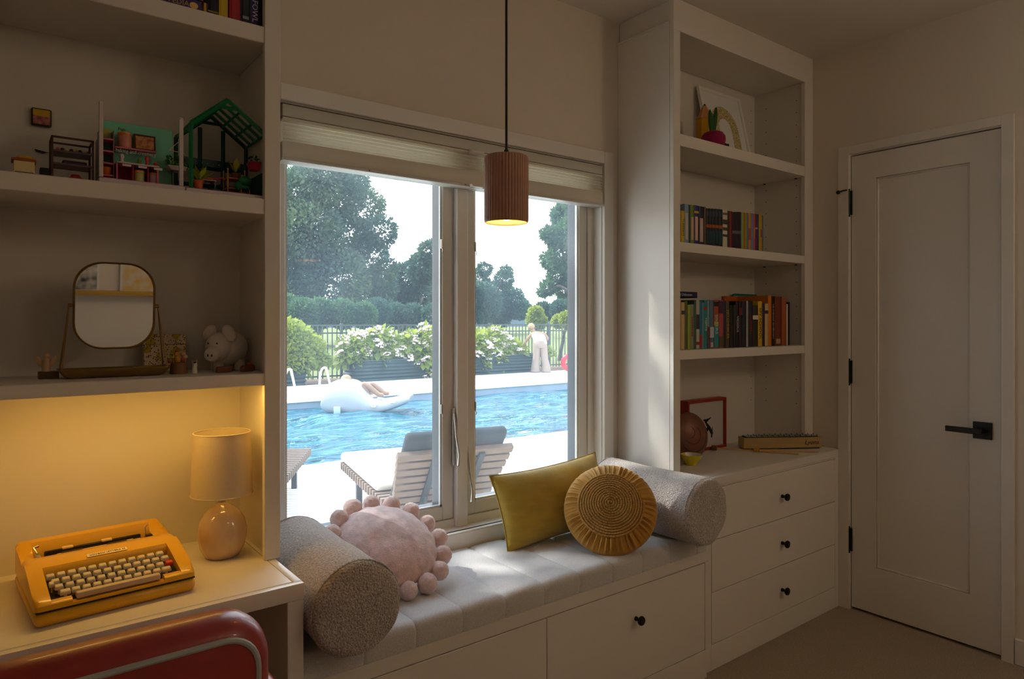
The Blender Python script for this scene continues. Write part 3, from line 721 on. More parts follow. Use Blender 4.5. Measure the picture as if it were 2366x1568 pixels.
# table lamp
lx, ly = .484, 1.868
M_lampb = mat('glazed_sand_ceramic', (.62, .45, .30), .16, var=.04, vs=8, coat=.4)
M_lshade = mat('ivory_linen_shade', (.78, .70, .56), .85, var=.04, vs=60, bump=.15, bs=400)
_t = M_lshade.node_tree; _tl = _t.nodes.new('ShaderNodeBsdfTranslucent'); _tl.inputs[0].default_value = (.85, .70, .48, 1); _ms = _t.nodes.new('ShaderNodeMixShader'); _ms.inputs[0].default_value = .35
_t.links.new(_t.nodes['Principled BSDF'].outputs[0], _ms.inputs[1]); _t.links.new(_tl.outputs[0], _ms.inputs[2]); _t.links.new(_ms.outputs[0], _t.nodes['Material Output'].inputs[0])
lamp = thing('table_lamp', 'small table lamp with ivory drum shade on the desk', 'table lamp', (lx, ly, DZ))
bm = nb(); lathe(bm, [(.034, 0), (.042, .003), (.053, .022), (.0595, .048), (.060, .070), (.055, .094), (.043, .114), (.029, .126), (.017, .133), (.012, .140), (.0, .141)], 40, (lx, ly, DZ), None, lambda r, z, a: Vector((r*(1+.02*math.sin(a+1))*math.cos(a), r*(1+.02*math.sin(a))*math.sin(a), z))); obj('ceramic_base', bm, M_lampb, lamp)
bm = nb(); cyl(bm, (lx, ly, DZ+.138), (lx, ly, DZ+.19), .009, n=14); cyl(bm, (lx, ly, DZ+.19), (lx, ly, DZ+.225), .015, n=14); obj('socket', bm, M_hw, lamp)
z0, z1 = DZ+.163, DZ+.322
bm = nb(); lathe(bm, [(.0755, z0), (.0695, z1), (.0682, z1), (.0742, z0), (.0755, z0)], 56, (lx, ly, 0), None, None, False); sh = obj('drum_shade', bm, M_lshade, lamp)
for z, r in ((z0, .0752), (z1, .0690)):
    bm = nb(); tube(bm, [(lx+r*math.cos(a), ly+r*math.sin(a), z) for a in [2*PI*k/48 for k in range(48)]], .0016, 6, closed=True); obj('shade_rim', bm, M_lshade, sh)
bm = nb()
for a in (0, 2.09, 4.19): tube(bm, [(lx, ly, z1-.015), (lx+.067*math.cos(a), ly+.067*math.sin(a), z1-.015)], .001, 5)
obj('shade_spider', bm, M_hw, sh)
bm = nb(); ball(bm, (lx, ly, DZ+.25), (.026, .026, .032), 14, 8); obj('bulb', bm, quick((240, 238, 230), .3), lamp)

# desk chair
M_red = mat('oxblood_leather', (.32, .028, .022), .34, var=.15, vs=10, bump=.15, bs=140, dist=.002, coat=.15)
M_pipe = mat('silver_grey_piping', (.42, .45, .45), .4, var=.05)
chx, chy = .150, 1.165; chair = thing('desk_chair', 'oxblood leather desk chair with silver piping pushed to the desk', 'chair', (chx, chy+.2, 0))
def outline(w, h, r, z0): return rrect(w, h, r, 8, chx, z0+h/2)
bm = nb(); rings = []
for y, ins in ((.052, .030), (.050, .012), (.040, .002), (.018, 0), (-.004, .003), (-.020, .012), (-.028, .024), (-.031, .034)):
    rings.append([(x, chy + y + .10*((x-chx)/.25)**2*.25, z) for x, z in outline(.47-2*ins, .42-2*ins, .085-ins*.6, .452+ins)])
loft(bm, rings); obj('backrest', bm, M_red, chair, angle=60)
bm = nb(); tube(bm, [(x, chy-.029+.10*((x-chx)/.25)**2*.25, z) for x, z in outline(.47-.058, .42-.058, .06, .481)], .0052, 8, closed=True); obj('piping', bm, M_pipe, chair)
B('seat', (chx-.235, chy+.03, .40), (chx+.235, chy+.36, .485), M_red, chair, .03, 3)
bm = nb(); tube(bm, [(chx+s*(.235-.01), y, .485) for s, y in ((-1, chy+.05), (-1, chy+.35), (1, chy+.35), (1, chy+.05))], .004, 6, closed=True); obj('seat_piping', bm, M_pipe, chair)
for s in (-1, 1):
    bm = nb(); box(bm, (chx+s*.245, chy+.08, .49), (chx+s*.292, chy+.31, .672), .016, 3); ar = obj('armrest', bm, M_red, chair)
    for k in range(5):
        bm = nb(); z = .52+.028*k; box(bm, (chx+s*.290, chy+.082, z), (chx+s*.2935, chy+.308, z+.004), .001); obj('arm_stitch', bm, M_red, ar)
    bm = nb(); box(bm, (chx+s*.225, chy+.14, .43), (chx+s*.285, chy+.22, .50), .008); obj('arm_bracket', bm, M_hw, chair)
bm = nb(); cyl(bm, (chx, chy+.2, .09), (chx, chy+.2, .405), .025, n=16); obj('gas_column', bm, M_hw, chair)
for k in range(5):
    a = 2*PI*k/5+.3; bm = nb(); tube(bm, [(chx, chy+.2, .10), (chx+.24*math.cos(a), chy+.2+.24*math.sin(a), .065)], [.022, .013], 8)
    f_ = obj('base_spoke', bm, M_hw, chair)
    bm = nb(); cyl(bm, (chx+.24*math.cos(a)-.012, chy+.2+.24*math.sin(a), .026), (chx+.24*math.cos(a)+.012, chy+.2+.24*math.sin(a), .026), .026, n=14); cyl(bm, (chx+.24*math.cos(a), chy+.2+.24*math.sin(a), .03), (chx+.24*math.cos(a), chy+.2+.24*math.sin(a), .066), .008, n=8); obj('caster', bm, M_black, f_)
# ------------------------------------------------------------------ left bookcase contents
T1, T2, T3 = 2.108, 1.669, 1.223
def cname_book(label, x0, x1, y0, y1, z0, z1, col, group, pages='top', title=None, tcol=(230, 225, 210), rot=0, strip=None, band=None, tsize=None, tz=None):
    """upright book: spine faces -y"""
    t = thing('book', label, 'book', ((x0+x1)/2, (y0+y1)/2, z0), 0, group)
    m = quick(col, .5, var=.06, vs=30); c = min(.0022, (x1-x0)*.2)
    bm = nb(); box(bm, (x0, y0+.001, z0), (x0+c, y1, z1)); box(bm, (x1-c, y0+.001, z0), (x1, y1, z1)); 
    pr = [(x0, y0+.003), (x0+(x1-x0)*.25, y0+.0006), (x0+(x1-x0)*.75, y0+.0006), (x1, y0+.003), (x1-c, y0+.005), (x0+c, y0+.005)]
    prism(bm, pr, z0, z1, 'z'); obj('cover', bm, m, t, smooth=False)
    bm = nb(); box(bm, (x0+c, y0+.004, z0+.003), (x1-c, y1-.003, z1-.003)); obj('page_block', bm, M_pages, t)
    if strip:
        sc_, f0, f1 = strip; bm = nb(); w = (x1-x0)*.62; cx = (x0+x1)/2; box(bm, (cx-w/2, y0-.0002, z0+(z1-z0)*f0), (cx+w/2, y0+.0008, z0+(z1-z0)*f1)); obj('title_panel', bm, quick(sc_, .6), t)
    if band:
        for sc_, f0, f1 in band:
            bm = nb(); box(bm, (x0+.0006, y0+.0001, z0+(z1-z0)*f0), (x1-.0006, y0+.0012, z0+(z1-z0)*f1)); obj('spine_art', bm, quick(sc_, .6), t)
    if title:
        L_ = (z1-z0)*.55; sz = tsize or min((x1-x0)*.8, L_/max(len(title)*.55, 1)*1.2)
        mx = Matrix.Translation(((x0+x1)/2, y0-.0006, tz or (z0+z1)/2)) @ Matrix.Rotation(PI/2, 4, 'Y') @ Matrix.Rotation(PI/2, 4, 'X')
        text_mesh('spine_title', title, sz, quick(tcol, .6), mx, t)
    return t
M_pages = mat('cream_paper_block', (.66, .60, .47), .9, var=.08, vs=4, stretch=(120, 1, 1))
def xs_at(px, y=1.790): return on_y(px, 40, y).x
YB0 = 1.788
tb = [(480, 506, (16, 16, 40), 'navy'), (506, 527, (205, 175, 30), 'yellow'), (530, 556, (170, 14, 34), 'crimson'), (556, 580, (10, 26, 34), 'dark teal'), (580, 597, (62, 44, 130), 'violet'), (597, 610, (20, 14, 20), 'black')]
nm = [q[3] for q in tb]
for i, (a, b, col, cn) in enumerate(tb):
    lb = f'{cn} hardback standing beside the {nm[i-1] if i else "stacked encyclopedia"}{" book" if i else ""} on the top shelf'
    x0, x1 = xs_at(a, YB0), min(xs_at(b, YB0), .5755)
    cname_book(lb, x0+.0004, x1-.0004, YB0, YB0+.19, T1+.001, T1+.245-.012*(i % 3), col, 'books on the top left shelf',
               title={4: 'FOWL', 0: None}.get(i), tcol=(235, 230, 235), tsize=.020, tz=T1+.044, strip=((150, 150, 160), .07, .10) if i == 3 else None, band=[((170, 140, 40), .05, .065)] if i == 0 else ([((30, 14, 18), .3, .6)] if i == 5 else None))
def flat_book(name, label, x0, x1, y0, y1, z0, z1, col, group, title=None, tcol=(200, 160, 50), tx=None, tsz=None):
    t = thing(name, label, 'book', ((x0+x1)/2, (y0+y1)/2, z0), 0, group); m = quick(col, .5, var=.06, vs=30); c = .0022
    bm = nb(); box(bm, (x0, y0, z0), (x1, y1, z0+c)); box(bm, (x0, y0, z1-c), (x1, y1, z1)); box(bm, (x0, y0, z0), (x1, y0+.002, z1)); obj('cover', bm, m, t, smooth=False)
    bm = nb(); box(bm, (x0+.003, y0+.002, z0+c), (x1-.003, y1-.003, z1-c)); obj('page_block', bm, M_pages, t)
    if title: text_mesh('spine_title', title, tsz or (z1-z0)*.72, quick(tcol, .6), Matrix.Translation((tx or (x0+x1)/2, y0-.0006, (z0+z1)/2)) @ Matrix.Rotation(PI/2, 4, 'X'), t)
    return t
xe = xs_at(466, YB0)
e_ = flat_book('book', 'purple encyclopedia lying flat under a yellow book', xe-.26, xe, YB0, YB0+.19, T1+.001, T1+.034, (58, 42, 112), 'books on the top left shelf', 'ENCYCLOPEDIA', (196, 160, 60), xe-.092, .0175)
bm = nb(); ball(bm, (xe-.018, YB0-.0002, T1+.0175), (.010, .0008, .008), 14, 8); obj('emblem', bm, quick((225, 190, 120), .6), e_)
flat_book('book', 'yellow hardback lying on the purple encyclopedia', xe-.22, xe+.004, YB0+.004, YB0+.185, T1+.0345, T1+.056, (214, 150, 20), 'books on the top left shelf')
for k, (col, lb) in enumerate((((214, 160, 40), 'thin amber booklet beside the purple encyclopedia'), ((74, 96, 150), 'thin slate blue booklet beside the navy hardback'))):
    cname_book(lb, xe+.006+.0065*k, xe+.0115+.0065*k, YB0+.002, YB0+.17, T1+.001, T1+.033, col, 'books on the top left shelf')

# --- toy cafe module, greenhouse and small toys on the middle shelf
M_toyw = mat('toy_white_plastic', (.62, .56, .58), .35, var=.03); M_toyp = quick((205, 110, 135), .4); M_mint = quick((120, 205, 175), .5); M_mag = quick((165, 25, 75), .45); M_tgreen = quick((10, 120, 74), .42); M_tteal = quick((8, 74, 72), .42)
fy = 1.782
X = lambda px, y=fy: on_y(px, 400, y).x
Z = lambda px, py, y=fy: on_y(px, py, y).z
caf = thing('toy_cafe', 'toy cafe playset with mint wall and pink shelves', 'toy', (X(330), 1.86, T2), group=None)
cx0, cx1 = X(229), X(429)
B('base_plate', (cx0, fy, T2+.0005), (cx1-.001, 1.90, T2+.012), M_toyw, caf, .001); B('floor_mat', (cx0+.004, fy+.003, T2+.012), (cx1-.004, 1.897, T2+.0135), M_toyp, caf)
B('wall_post', (X(229), fy, T2+.0135), (X(239), fy+.010, Z(234, 234)), M_toyw, caf, .001)
bm = nb(); box(bm, (X(415), fy, T2+.0135), (X(424), fy+.009, Z(419, 276))); ball(bm, ((X(415)+X(424))/2, fy+.0045, Z(419, 274)), .0045, 10, 8); obj('wall_post', bm, M_toyw, caf)
bm = nb(); vs = [(X(230)+.002, fy+.010), (X(230)+.002, 1.95)]; box(bm, (X(230)+.001, fy+.0105, T2+.0135), (X(230)+.006, 1.868, Z(238, 330, 1.87)), .001)
obj('side_wall', bm, quick((150, 135, 140), .5), caf)
yb = 1.8700; mx0, mx1 = on_y(268, 300, yb).x, on_y(399, 300, yb).x
bm = nb(); box(bm, (mx0-.035, yb, T2+.0135), (mx1, yb+.004, on_y(330, 291, yb).z), .001); obj('mint_wall', bm, M_mint, caf)
text_mesh('wall_word', 'Fun', .011, quick((70, 30, 40), .6), Matrix.Translation((on_y(281, 300, yb).x, yb-.0006, on_y(281, 299, yb).z)) @ Matrix.Rotation(PI/2, 4, 'X'), caf)
# shelf unit against the mint wall
ux0, ux1 = on_y(268, 400, 1.8200).x, on_y(365, 400, 1.8200).x; uy0 = 1.815
zs = [T2+.0135, T2+.049, T2+.083]
un = thing('toy_shelf', 'pink toy shelf unit against the mint wall of the cafe', 'toy shelf', ((ux0+ux1)/2, 1.8400, T2+.0135))
B('shelf_back', (ux0, 1.8640, T2+.0137), (ux1, 1.8695, T2+.058), M_mag, un); B('side', (ux1-.003, uy0, T2+.0137), (ux1, 1.8640, T2+.056), M_toyp, un); B('side', (ux0, uy0, T2+.0137), (ux0+.003, 1.8640, T2+.056), M_toyp, un)
B('counter', (ux0, uy0-.003, T2+.056), (ux1+.001, 1.8695, T2+.0595), M_toyw, un, .0008); B('ledge', (ux0, 1.8380, T2+.096), (ux1, 1.8695, T2+.100), M_toyp, un, .0008)
for k in range(2): B('divider', (ux0+.034+.032*k, uy0+.003, T2+.0137), (ux0+.036+.032*k, 1.8640, T2+.056), M_mag, un)
for k in range(3): B('price_tag', (ux0+.012+.033*k, uy0-.0045, T2+.0495), (ux0+.030+.033*k, uy0-.0032, T2+.0545), quick((225, 205, 215), .6), un)
text_mesh('ledge_sign', 'baking and creamery', .0125, quick((215, 225, 215), .6), Matrix.Translation(((ux0+ux1)/2, 1.8368, T2+.090)) @ Matrix.Rotation(PI/2, 4, 'X'), un, font_w=(ux1-ux0)*.96)
def jar(label, x, y, z, r, h, bc, lc):
    t = thing('toy_jar', label, 'toy jar', (x, y, z)); bm = nb(); lathe(bm, [(r*.94, 0), (r, .002), (r, h*.8), (r*.93, h*.84)], 20, (x, y, z)); obj('jar_body', bm, quick(bc, .35), t)
    bm = nb(); lathe(bm, [(r*1.04, h*.82), (r*1.06, h*.86), (r*1.06, h*.97), (r*.98, h)], 20, (x, y, z)); obj('lid', bm, quick(lc, .4), t)
jar('toy jar with orange lid standing under the counter, green label', ux0+.050, 1.8350, T2+.0138, .0125, .033, (185, 190, 120), (220, 160, 50)); jar('toy jar with orange lid standing under the counter, pale lilac label', ux0+.082, 1.8350, T2+.0138, .0115, .031, (205, 175, 190), (225, 150, 50))
jar('pink toy cookie jar with orange lid on the ledge', ux0+.022, 1.8520, T2+.1002, .0145, .036, (215, 140, 120), (225, 140, 40))
tp_ = thing('toy_picture', 'tiny brown framed picture on the toy ledge', 'toy picture', (ux0+.065, 1.8550, T2+.1))
bm = nb(); mxp = Matrix.Translation((ux0+.066, 1.8540, T2+.1005)) @ Matrix.Rotation(-.16, 4, 'X'); box(bm, (-.024, 0, 0), (.024, .004, .041), .001, 1, mxp); obj('frame', bm, quick((74, 26, 18), .5), tp_)
bm = nb(); box(bm, (-.0195, -.0008, .005), (.0195, .001, .036), 0, 1, mxp); obj('print', bm, mat('toy_print', lin(225, 170, 110), .6, var=.6, vs=90, col2=lin(150, 70, 30)), tp_)
for k, (col, dx, hh, lb) in enumerate((((215, 200, 215), .014, .024, 'tiny white bird figure on the toy counter'), ((120, 160, 60), .052, .018, 'tiny green sprout figure on the toy counter'), ((205, 70, 90), .068, .026, 'tiny rose pink flower figure on the toy counter'), ((220, 90, 70), .086, .014, 'tiny coral cup figure on the toy counter'))):
    bm = nb(); lathe(bm, [(.004, 0), (.0055, .003), (.0035, hh*.45), (.0058, hh*.7), (.004, hh*.93), (0, hh)], 12, (ux0+dx, 1.8380, T2+.0597)); tag(obj('toy_figurine', bm, quick(col, .5), None), lb, 'toy figure')
# tall corner rack at the left of the cafe
rk = thing('toy_rack', 'narrow pink toy rack beside the white cafe post', 'toy shelf', (ux0-.016, 1.8400, T2+.0135)); rx0, rx1 = ux0-.032, ux0-.003
for x in (rx0, rx1-.002): B('upright', (x, 1.8250, T2+.0137), (x+.002, 1.8680, T2+.132), quick((150, 90, 105), .5), rk)
for k in range(4): B('rack_shelf', (rx0+.002, 1.8230, T2+.024+.028*k), (rx1-.002, 1.8680, T2+.028+.028*k), M_toyp, rk, .0006)
bm = nb(); box(bm, (rx0+.003, 1.8450, T2+.113), (rx1-.003, 1.8640, T2+.140), .001); tag(obj('toy_sign_card', bm, mat('toy_card', lin(190, 180, 40), .6, var=.8, vs=60, col2=lin(120, 190, 130))), 'yellow and green picture card on the narrow toy rack', 'toy card')
bm = nb(); lathe(bm, [(.006, 0), (.010, .004), (.0115, .014), (.011, .018), (.003, .019)], 16, ((rx0+rx1)/2, 1.8380, T2+.0283)); tag(obj('toy_pot', bm, quick((225, 110, 30), .45)), 'small orange toy pot on the narrow rack', 'toy pot')

# greenhouse
gh = thing('toy_greenhouse', 'green toy greenhouse with lattice roof', 'toy', (X(520), 1.86, T2))
gx0, gx1 = X(430)+.0008, .5752; gb = 1.965; gL = X(443); gz_e = Z(443, 282); gap = Vector((X(528), 0, Z(528, 229))); gz_r = Z(606, 300)
B('base_plate', (gx0, fy+.001, T2+.0005), (gx1, gb, T2+.011), M_toyw, gh, .001); B('floor_mat', (gx0+.003, fy+.004, T2+.011), (gx1-.003, gb-.002, T2+.0125), quick((120, 30, 40), .5), gh)
def bar(bm, p, q, w=.004): 
    p, q = Vector(p), Vector(q); tube(bm, [p, q], w*.7, 4)
w_ = .0062; xr = gx1-.005
for y, m_ in ((fy+.008, M_tgreen), (gb-.008, M_tteal)):
    bm = nb(); bar(bm, (gL, y, T2+.0125), (gL, y, gz_e), w_*1.2); bar(bm, (xr, y, T2+.0125), (xr, y, gz_e), w_*1.2); bar(bm, (gL, y, gz_e), (gap.x, y, gap.z), w_*1.3); bar(bm, (gap.x, y, gap.z), (xr, y, gz_e), w_*1.3)
    bar(bm, (gL+(gap.x-gL)*.78, y, gz_e+(gap.z-gz_e)*.78-.004), (xr-(xr-gap.x)*.78, y, gz_e+(gap.z-gz_e)*.78-.004), w_)
    obj('gable_frame', bm, m_, gh)
bm = nb(); y = gb-.008
for z in (T2+.052, T2+.100): bar(bm, (gL, y, z), (xr, y, z), w_*1.3)
for f in (.33, .66): bar(bm, (gL+(xr-gL)*f, y, T2+.0125), (gL+(xr-gL)*f, y, gz_e+(gap.z-gz_e)*.5), w_*1.3)
obj('back_lattice', bm, M_tteal, gh)
bm = nb(); box(bm, (gL, gb-.007, T2+.104), (xr, gb-.004, T2+.124)); box(bm, (xr-.002, fy+.014, T2+.0125), (xr+.001, gb-.012, T2+.075)); obj('back_panel', bm, M_tteal, gh)
for sgn, xe_, nm_ in ((1, xr, 'roof_lattice'), (-1, gL, 'roof_lattice')):
    for k in range(1, 4):
        bm = nb(); yy = fy+.008+(gb-.016-fy)*k/4; bar(bm, (gap.x, yy, gap.z), (xe_, yy, gz_e), w_); obj('roof_rafter', bm, M_tgreen, gh)
    for k in (0, 1, 2, 3):
        f = k/3; bm = nb(); bar(bm, (gap.x+(xe_-gap.x)*f, fy+.008, gap.z+(gz_e-gap.z)*f), (gap.x+(xe_-gap.x)*f, gb-.008, gap.z+(gz_e-gap.z)*f), w_); obj('roof_purlin', bm, M_tgreen, gh)
for k in range(7):
    bm = nb(); ball(bm, (gL+.02+.0145*k, gb-.0085, T2+.113+.001*math.sin(k)), .0014, 6, 4); obj('string_light', bm, quick((240, 235, 210), .4), gh)
def toy_plant(label, x, y, z, pot, pr, ph, leafc, n, ln, up=1.0, seed=0):
    t = thing('toy_plant', label, 'toy plant', (x, y, z)); r_ = random.Random(seed)
    bm = nb(); lathe(bm, [(pr*.72, 0), (pr*.98, ph*.85), (pr*1.08, ph*.86), (pr*1.08, ph), (pr*.9, ph), (pr*.85, ph*.8)], 16, (x, y, z)); obj('pot', bm, quick(pot, .55), t)
    for k in range(n):
        a = 2*PI*k/n*2.4 + r_.uniform(0, 1); el = up*r_.uniform(.6, 1.25); d = Vector((math.cos(a)*math.cos(el), math.sin(a)*math.cos(el), math.sin(el))); b0 = Vector((x, y, z+ph*.8)); l = ln*r_.uniform(.7, 1.1); s = d.cross(Vector((0,0,1)))
        s = s.normalized() if s.length > .01 else Vector((1,0,0)); bm = nb(); m_ = b0+d*l*.55; vs = [bm.verts.new(p) for p in (b0+d*l*.15, m_+s*l*.17, b0+d*l+Vector((0,0,-l*.1)), m_-s*l*.17, m_+Vector((0,0,.0012)))]
        for q in ((0, 1, 4), (1, 2, 4), (2, 3, 4), (3, 0, 4)): bm.faces.new([vs[i] for i in q])
        obj('leaf', bm, quick(leafc, .5), t)
toy_plant('toy plant with yellow-green leaves in an orange pot inside the greenhouse', X(457, 1.80)+.003, 1.806, T2+.0128, (215, 95, 45), .0115, .022, (150, 170, 40), 12, .055, 1.15, 1)
toy_plant('dark leafy toy plant in a grey bowl on the greenhouse floor', X(492, 1.84), 1.838, T2+.0128, (90, 95, 90), .013, .010, (30, 70, 50), 12, .030, .8, 2)
st = thing('toy_ladder_shelf', 'wooden toy ladder shelf inside the greenhouse', 'toy shelf', (X(545, 1.8500), 1.8550, T2+.0128)); lx0, lx1 = X(524, 1.8400), X(566, 1.8400)
M_tw = quick((190, 130, 70), .6)
for x in (lx0, lx1-.003):
    for y in (1.8350, 1.8750): B('post', (x, y, T2+.0128), (x+.003, y+.003, T2+.082), M_tw, st)
for z in (T2+.030, T2+.056): B('board', (lx0, 1.8340, z), (lx1, 1.8790, z+.0025), M_tw, st)
toy_plant('lime toy plant in a brown basket on the ladder shelf', (lx0+lx1)/2+.003, 1.8550, T2+.0588, (110, 65, 40), .0125, .015, (165, 170, 50), 7, .048, 1.25, 3)
bx_ = thing('toy_planter', 'raspberry pink toy window box hung inside the greenhouse', 'toy planter', (xr-.016, 1.83, T2+.085)); bm = nb(); loft(bm, [[(xr-.025, 1.818, T2+.083), (xr-.004, 1.818, T2+.083), (xr-.004, 1.846, T2+.083), (xr-.025, 1.846, T2+.083)], [(xr-.030, 1.812, T2+.103), (xr-.002, 1.812, T2+.103), (xr-.002, 1.85, T2+.103), (xr-.030, 1.85, T2+.103)]]); obj('box', bm, quick((205, 50, 85), .45), bx_)
rng_ = np.random.RandomState(2); P_, D_v = blob_points(rng_, [(xr-.020, 1.825, T2+.107, .011), (xr-.010, 1.84, T2+.106, .010)], 90); v_, f_ = leaves(rng_, P_, D_v, .009); o = raw('herbs', v_, f_, quick((30, 105, 40), .6), bx_); o['kind'] = 'stuff'
tc = thing('toy_chair', 'green toy stool with leaf-shaped back in the greenhouse', 'toy', (X(572, 1.815)-.006, 1.82, T2+.0128)); tx = X(572, 1.815)-.006
for dx in (-.011, .010):
    for dy in (-.006, .010): B('leg', (tx+dx, 1.82+dy, T2+.0128), (tx+dx+.002, 1.822+dy, T2+.029), M_tw, tc)
for dx, dz, rx, rz in ((0, .033, .015, .006), (.003, .052, .017, .012), (-.014, .036, .010, .013)):
    bm = nb(); ball(bm, (tx+dx, 1.822+(0.006 if dz > .04 else 0), T2+.0005+dz), (rx, .008, rz), 14, 8); obj('leaf_pad', bm, quick((18, 120, 70), .5), tc)
tt_ = thing('toy_table', 'small grey toy table in the greenhouse', 'toy table', (X(478, 1.8450), 1.8500, T2+.0128)); ttx = X(470, 1.8450)
B('top', (ttx-.008, 1.8370, T2+.044), (ttx+.030, 1.8670, T2+.0465), quick((190, 165, 150), .5), tt_)
for dx in (-.006, .026):
    for y in (1.8390, 1.8630): B('leg', (ttx+dx, y, T2+.0128), (ttx+dx+.0018, y+.0018, T2+.044), quick((170, 165, 160), .4), tt_)
bm = nb(); lathe(bm, [(.010, 0), (.014, .002), (.015, .005), (.012, .004)], 16, (ttx+.010, 1.8510, T2+.0467)); pan = thing('toy_pan', 'orange toy pan with magenta handle on the toy table', 'toy pan', (ttx+.01, 1.8510, T2+.0467)); obj('pan_bowl', bm, quick((215, 120, 50), .5), pan)
bm = nb(); tube(bm, [(ttx+.023, 1.8490, T2+.050), (ttx+.046, 1.8430, T2+.056)], .0016, 6); obj('handle', bm, quick((200, 40, 100), .5), pan)
# hanging planter between the modules
hp = thing('toy_sink', 'white toy basin with plants at the cafe end', 'toy', (X(409, 1.84), 1.85, T2+.0128)); hx = X(409, 1.83)
bm = nb(); loft(bm, [[(hx-.014, 1.825, T2+.058), (hx+.018, 1.825, T2+.058), (hx+.018, 1.86, T2+.058), (hx-.014, 1.86, T2+.058)], [(hx-.022, 1.82, T2+.068), (hx+.022, 1.82, T2+.068), (hx+.022, 1.866, T2+.068), (hx-.022, 1.866, T2+.068)]]); obj('basin', bm, M_toyw, hp)
for dx in (-.010, .013): B('leg', (hx+dx, 1.838, T2+.0136), (hx+dx+.003, 1.843, T2+.058), M_tteal, hp)
P_, D_v = blob_points(rng_, [(hx-.006, 1.84, T2+.083, .014), (hx+.010, 1.846, T2+.078, .011)], 120); v_, f_ = leaves(rng_, P_, D_v, .011); o = raw('greenery', v_, f_, quick((60, 120, 50), .6), hp); o['kind'] = 'stuff'
bm = nb(); tube(bm, [(hx-.016, 1.84, T2+.108), (hx+.008, 1.842, T2+.134), (hx+.020, 1.845, T2+.106), (hx-.016, 1.84, T2+.108)], .0011, 5); obj('hanger', bm, quick((230, 210, 190), .5), hp)
# display case, bread box, black bin, wall pictures
vx0, vx1 = X(118, 1.80), X(217, 1.80); vz = Z(118, 312, 1.80)
dc = thing('toy_display_case', 'dark framed toy display case with shelves of tiny cakes', 'toy', ((vx0+vx1)/2, 1.83, T2)); M_vf = quick((72, 34, 30), .45)
B('case_floor', (vx0, 1.797, T2+.0005), (vx1, 1.865, T2+.006), quick((170, 70, 90), .5), dc)
for x in (vx0, vx1-.004):
    for y in (1.797, 1.861): B('case_post', (x, y, T2+.006), (x+.004, y+.004, vz), M_vf, dc)
for y in (1.797, 1.861): B('case_top_bar', (vx0, y, vz-.004), (vx1, y+.004, vz), M_vf, dc)
for x in (vx0, vx1-.004): B('case_side_bar', (x, 1.801, vz-.004), (x+.004, 1.861, vz), M_vf, dc)
for z in (T2+.034, T2+.062): B('glass_shelf', (vx0+.004, 1.801, z), (vx1-.004, 1.861, z+.004), quick((96, 70, 82), .3), dc)
for k, col in enumerate(((205, 100, 110), (60, 30, 26), (225, 205, 150), (60, 30, 26), (180, 160, 90), (60, 30, 26), (215, 200, 170), (80, 40, 30))):
    bm = nb(); x = vx0+.014+.0085*k; lathe(bm, [(.003, 0), (.0036, .005), (.0042, .006), (.003, .009), (0, .010)], 10, (x, 1.825, T2+.0662)); tag(obj('toy_cupcake', bm, quick(col, .6)), ('tiny pink toy cake at the post of the display case', 'tiny dark brown toy cake between the pink and cream ones', 'tiny cream toy cake in the display case', 'tiny dark brown toy cake between the cream and olive ones', 'tiny olive toy cake in the display case', 'tiny dark brown toy cake between the olive and ivory ones', 'tiny ivory toy cake in the display case', 'tiny reddish brown toy cake beside the ivory one')[k], 'toy cake', 'toy cakes in the display case')
bm = nb(); box(bm, (vx0+.022, 1.812, T2+.0382), (vx1-.012, 1.85, T2+.047), .002); tag(obj('toy_tray', bm, quick((40, 20, 30), .5)), 'dark toy tray on the lower shelf of the display case', 'toy tray')
bm = nb(); lathe(bm, [(.015, 0), (.016, .004), (.010, .008), (.008, .0125), (0, .0135)], 18, (vx0+.048, 1.828, T2+.0062)); tag(obj('toy_cake', bm, quick((190, 50, 60), .5)), 'red and pink toy cake on the display case floor', 'toy cake')
hx0, hx1 = X(29, 1.80), X(83, 1.80)
hv_ = thing('toy_oven', 'cream toy stove with a yellow loaf on top', 'toy', ((hx0+hx1)/2, 1.82, T2))
B('stove_body', (hx0+.002, 1.80, T2+.008), (hx1-.002, 1.84, T2+.032), quick((225, 205, 150), .5), hv_, .001); B('stove_base', (hx0, 1.799, T2+.0003), (hx1, 1.842, T2+.004), quick((225, 205, 150), .5), hv_)
for x in (hx0, hx1-.004): B('stove_leg', (x, 1.80, T2+.004), (x+.004, 1.84, T2+.009), quick((225, 205, 150), .5), hv_)
B('stove_top', (hx0-.002, 1.798, T2+.032), (hx1+.001, 1.844, T2+.037), quick((150, 70, 25), .5), hv_, .001)
bm = nb(); ball(bm, ((hx0+hx1)/2+.002, 1.82, T2+.041), (.017, .013, .0065), 16, 8); obj('loaf', bm, quick((205, 165, 40), .6), hv_)
bm = nb(); box(bm, (X(95), 1.82, T2+.0003), (X(117), 1.855, T2+.026), .001); tag(obj('toy_crate', bm, quick((14, 10, 10), .5)), 'small black toy crate between the stove and display case', 'toy box')
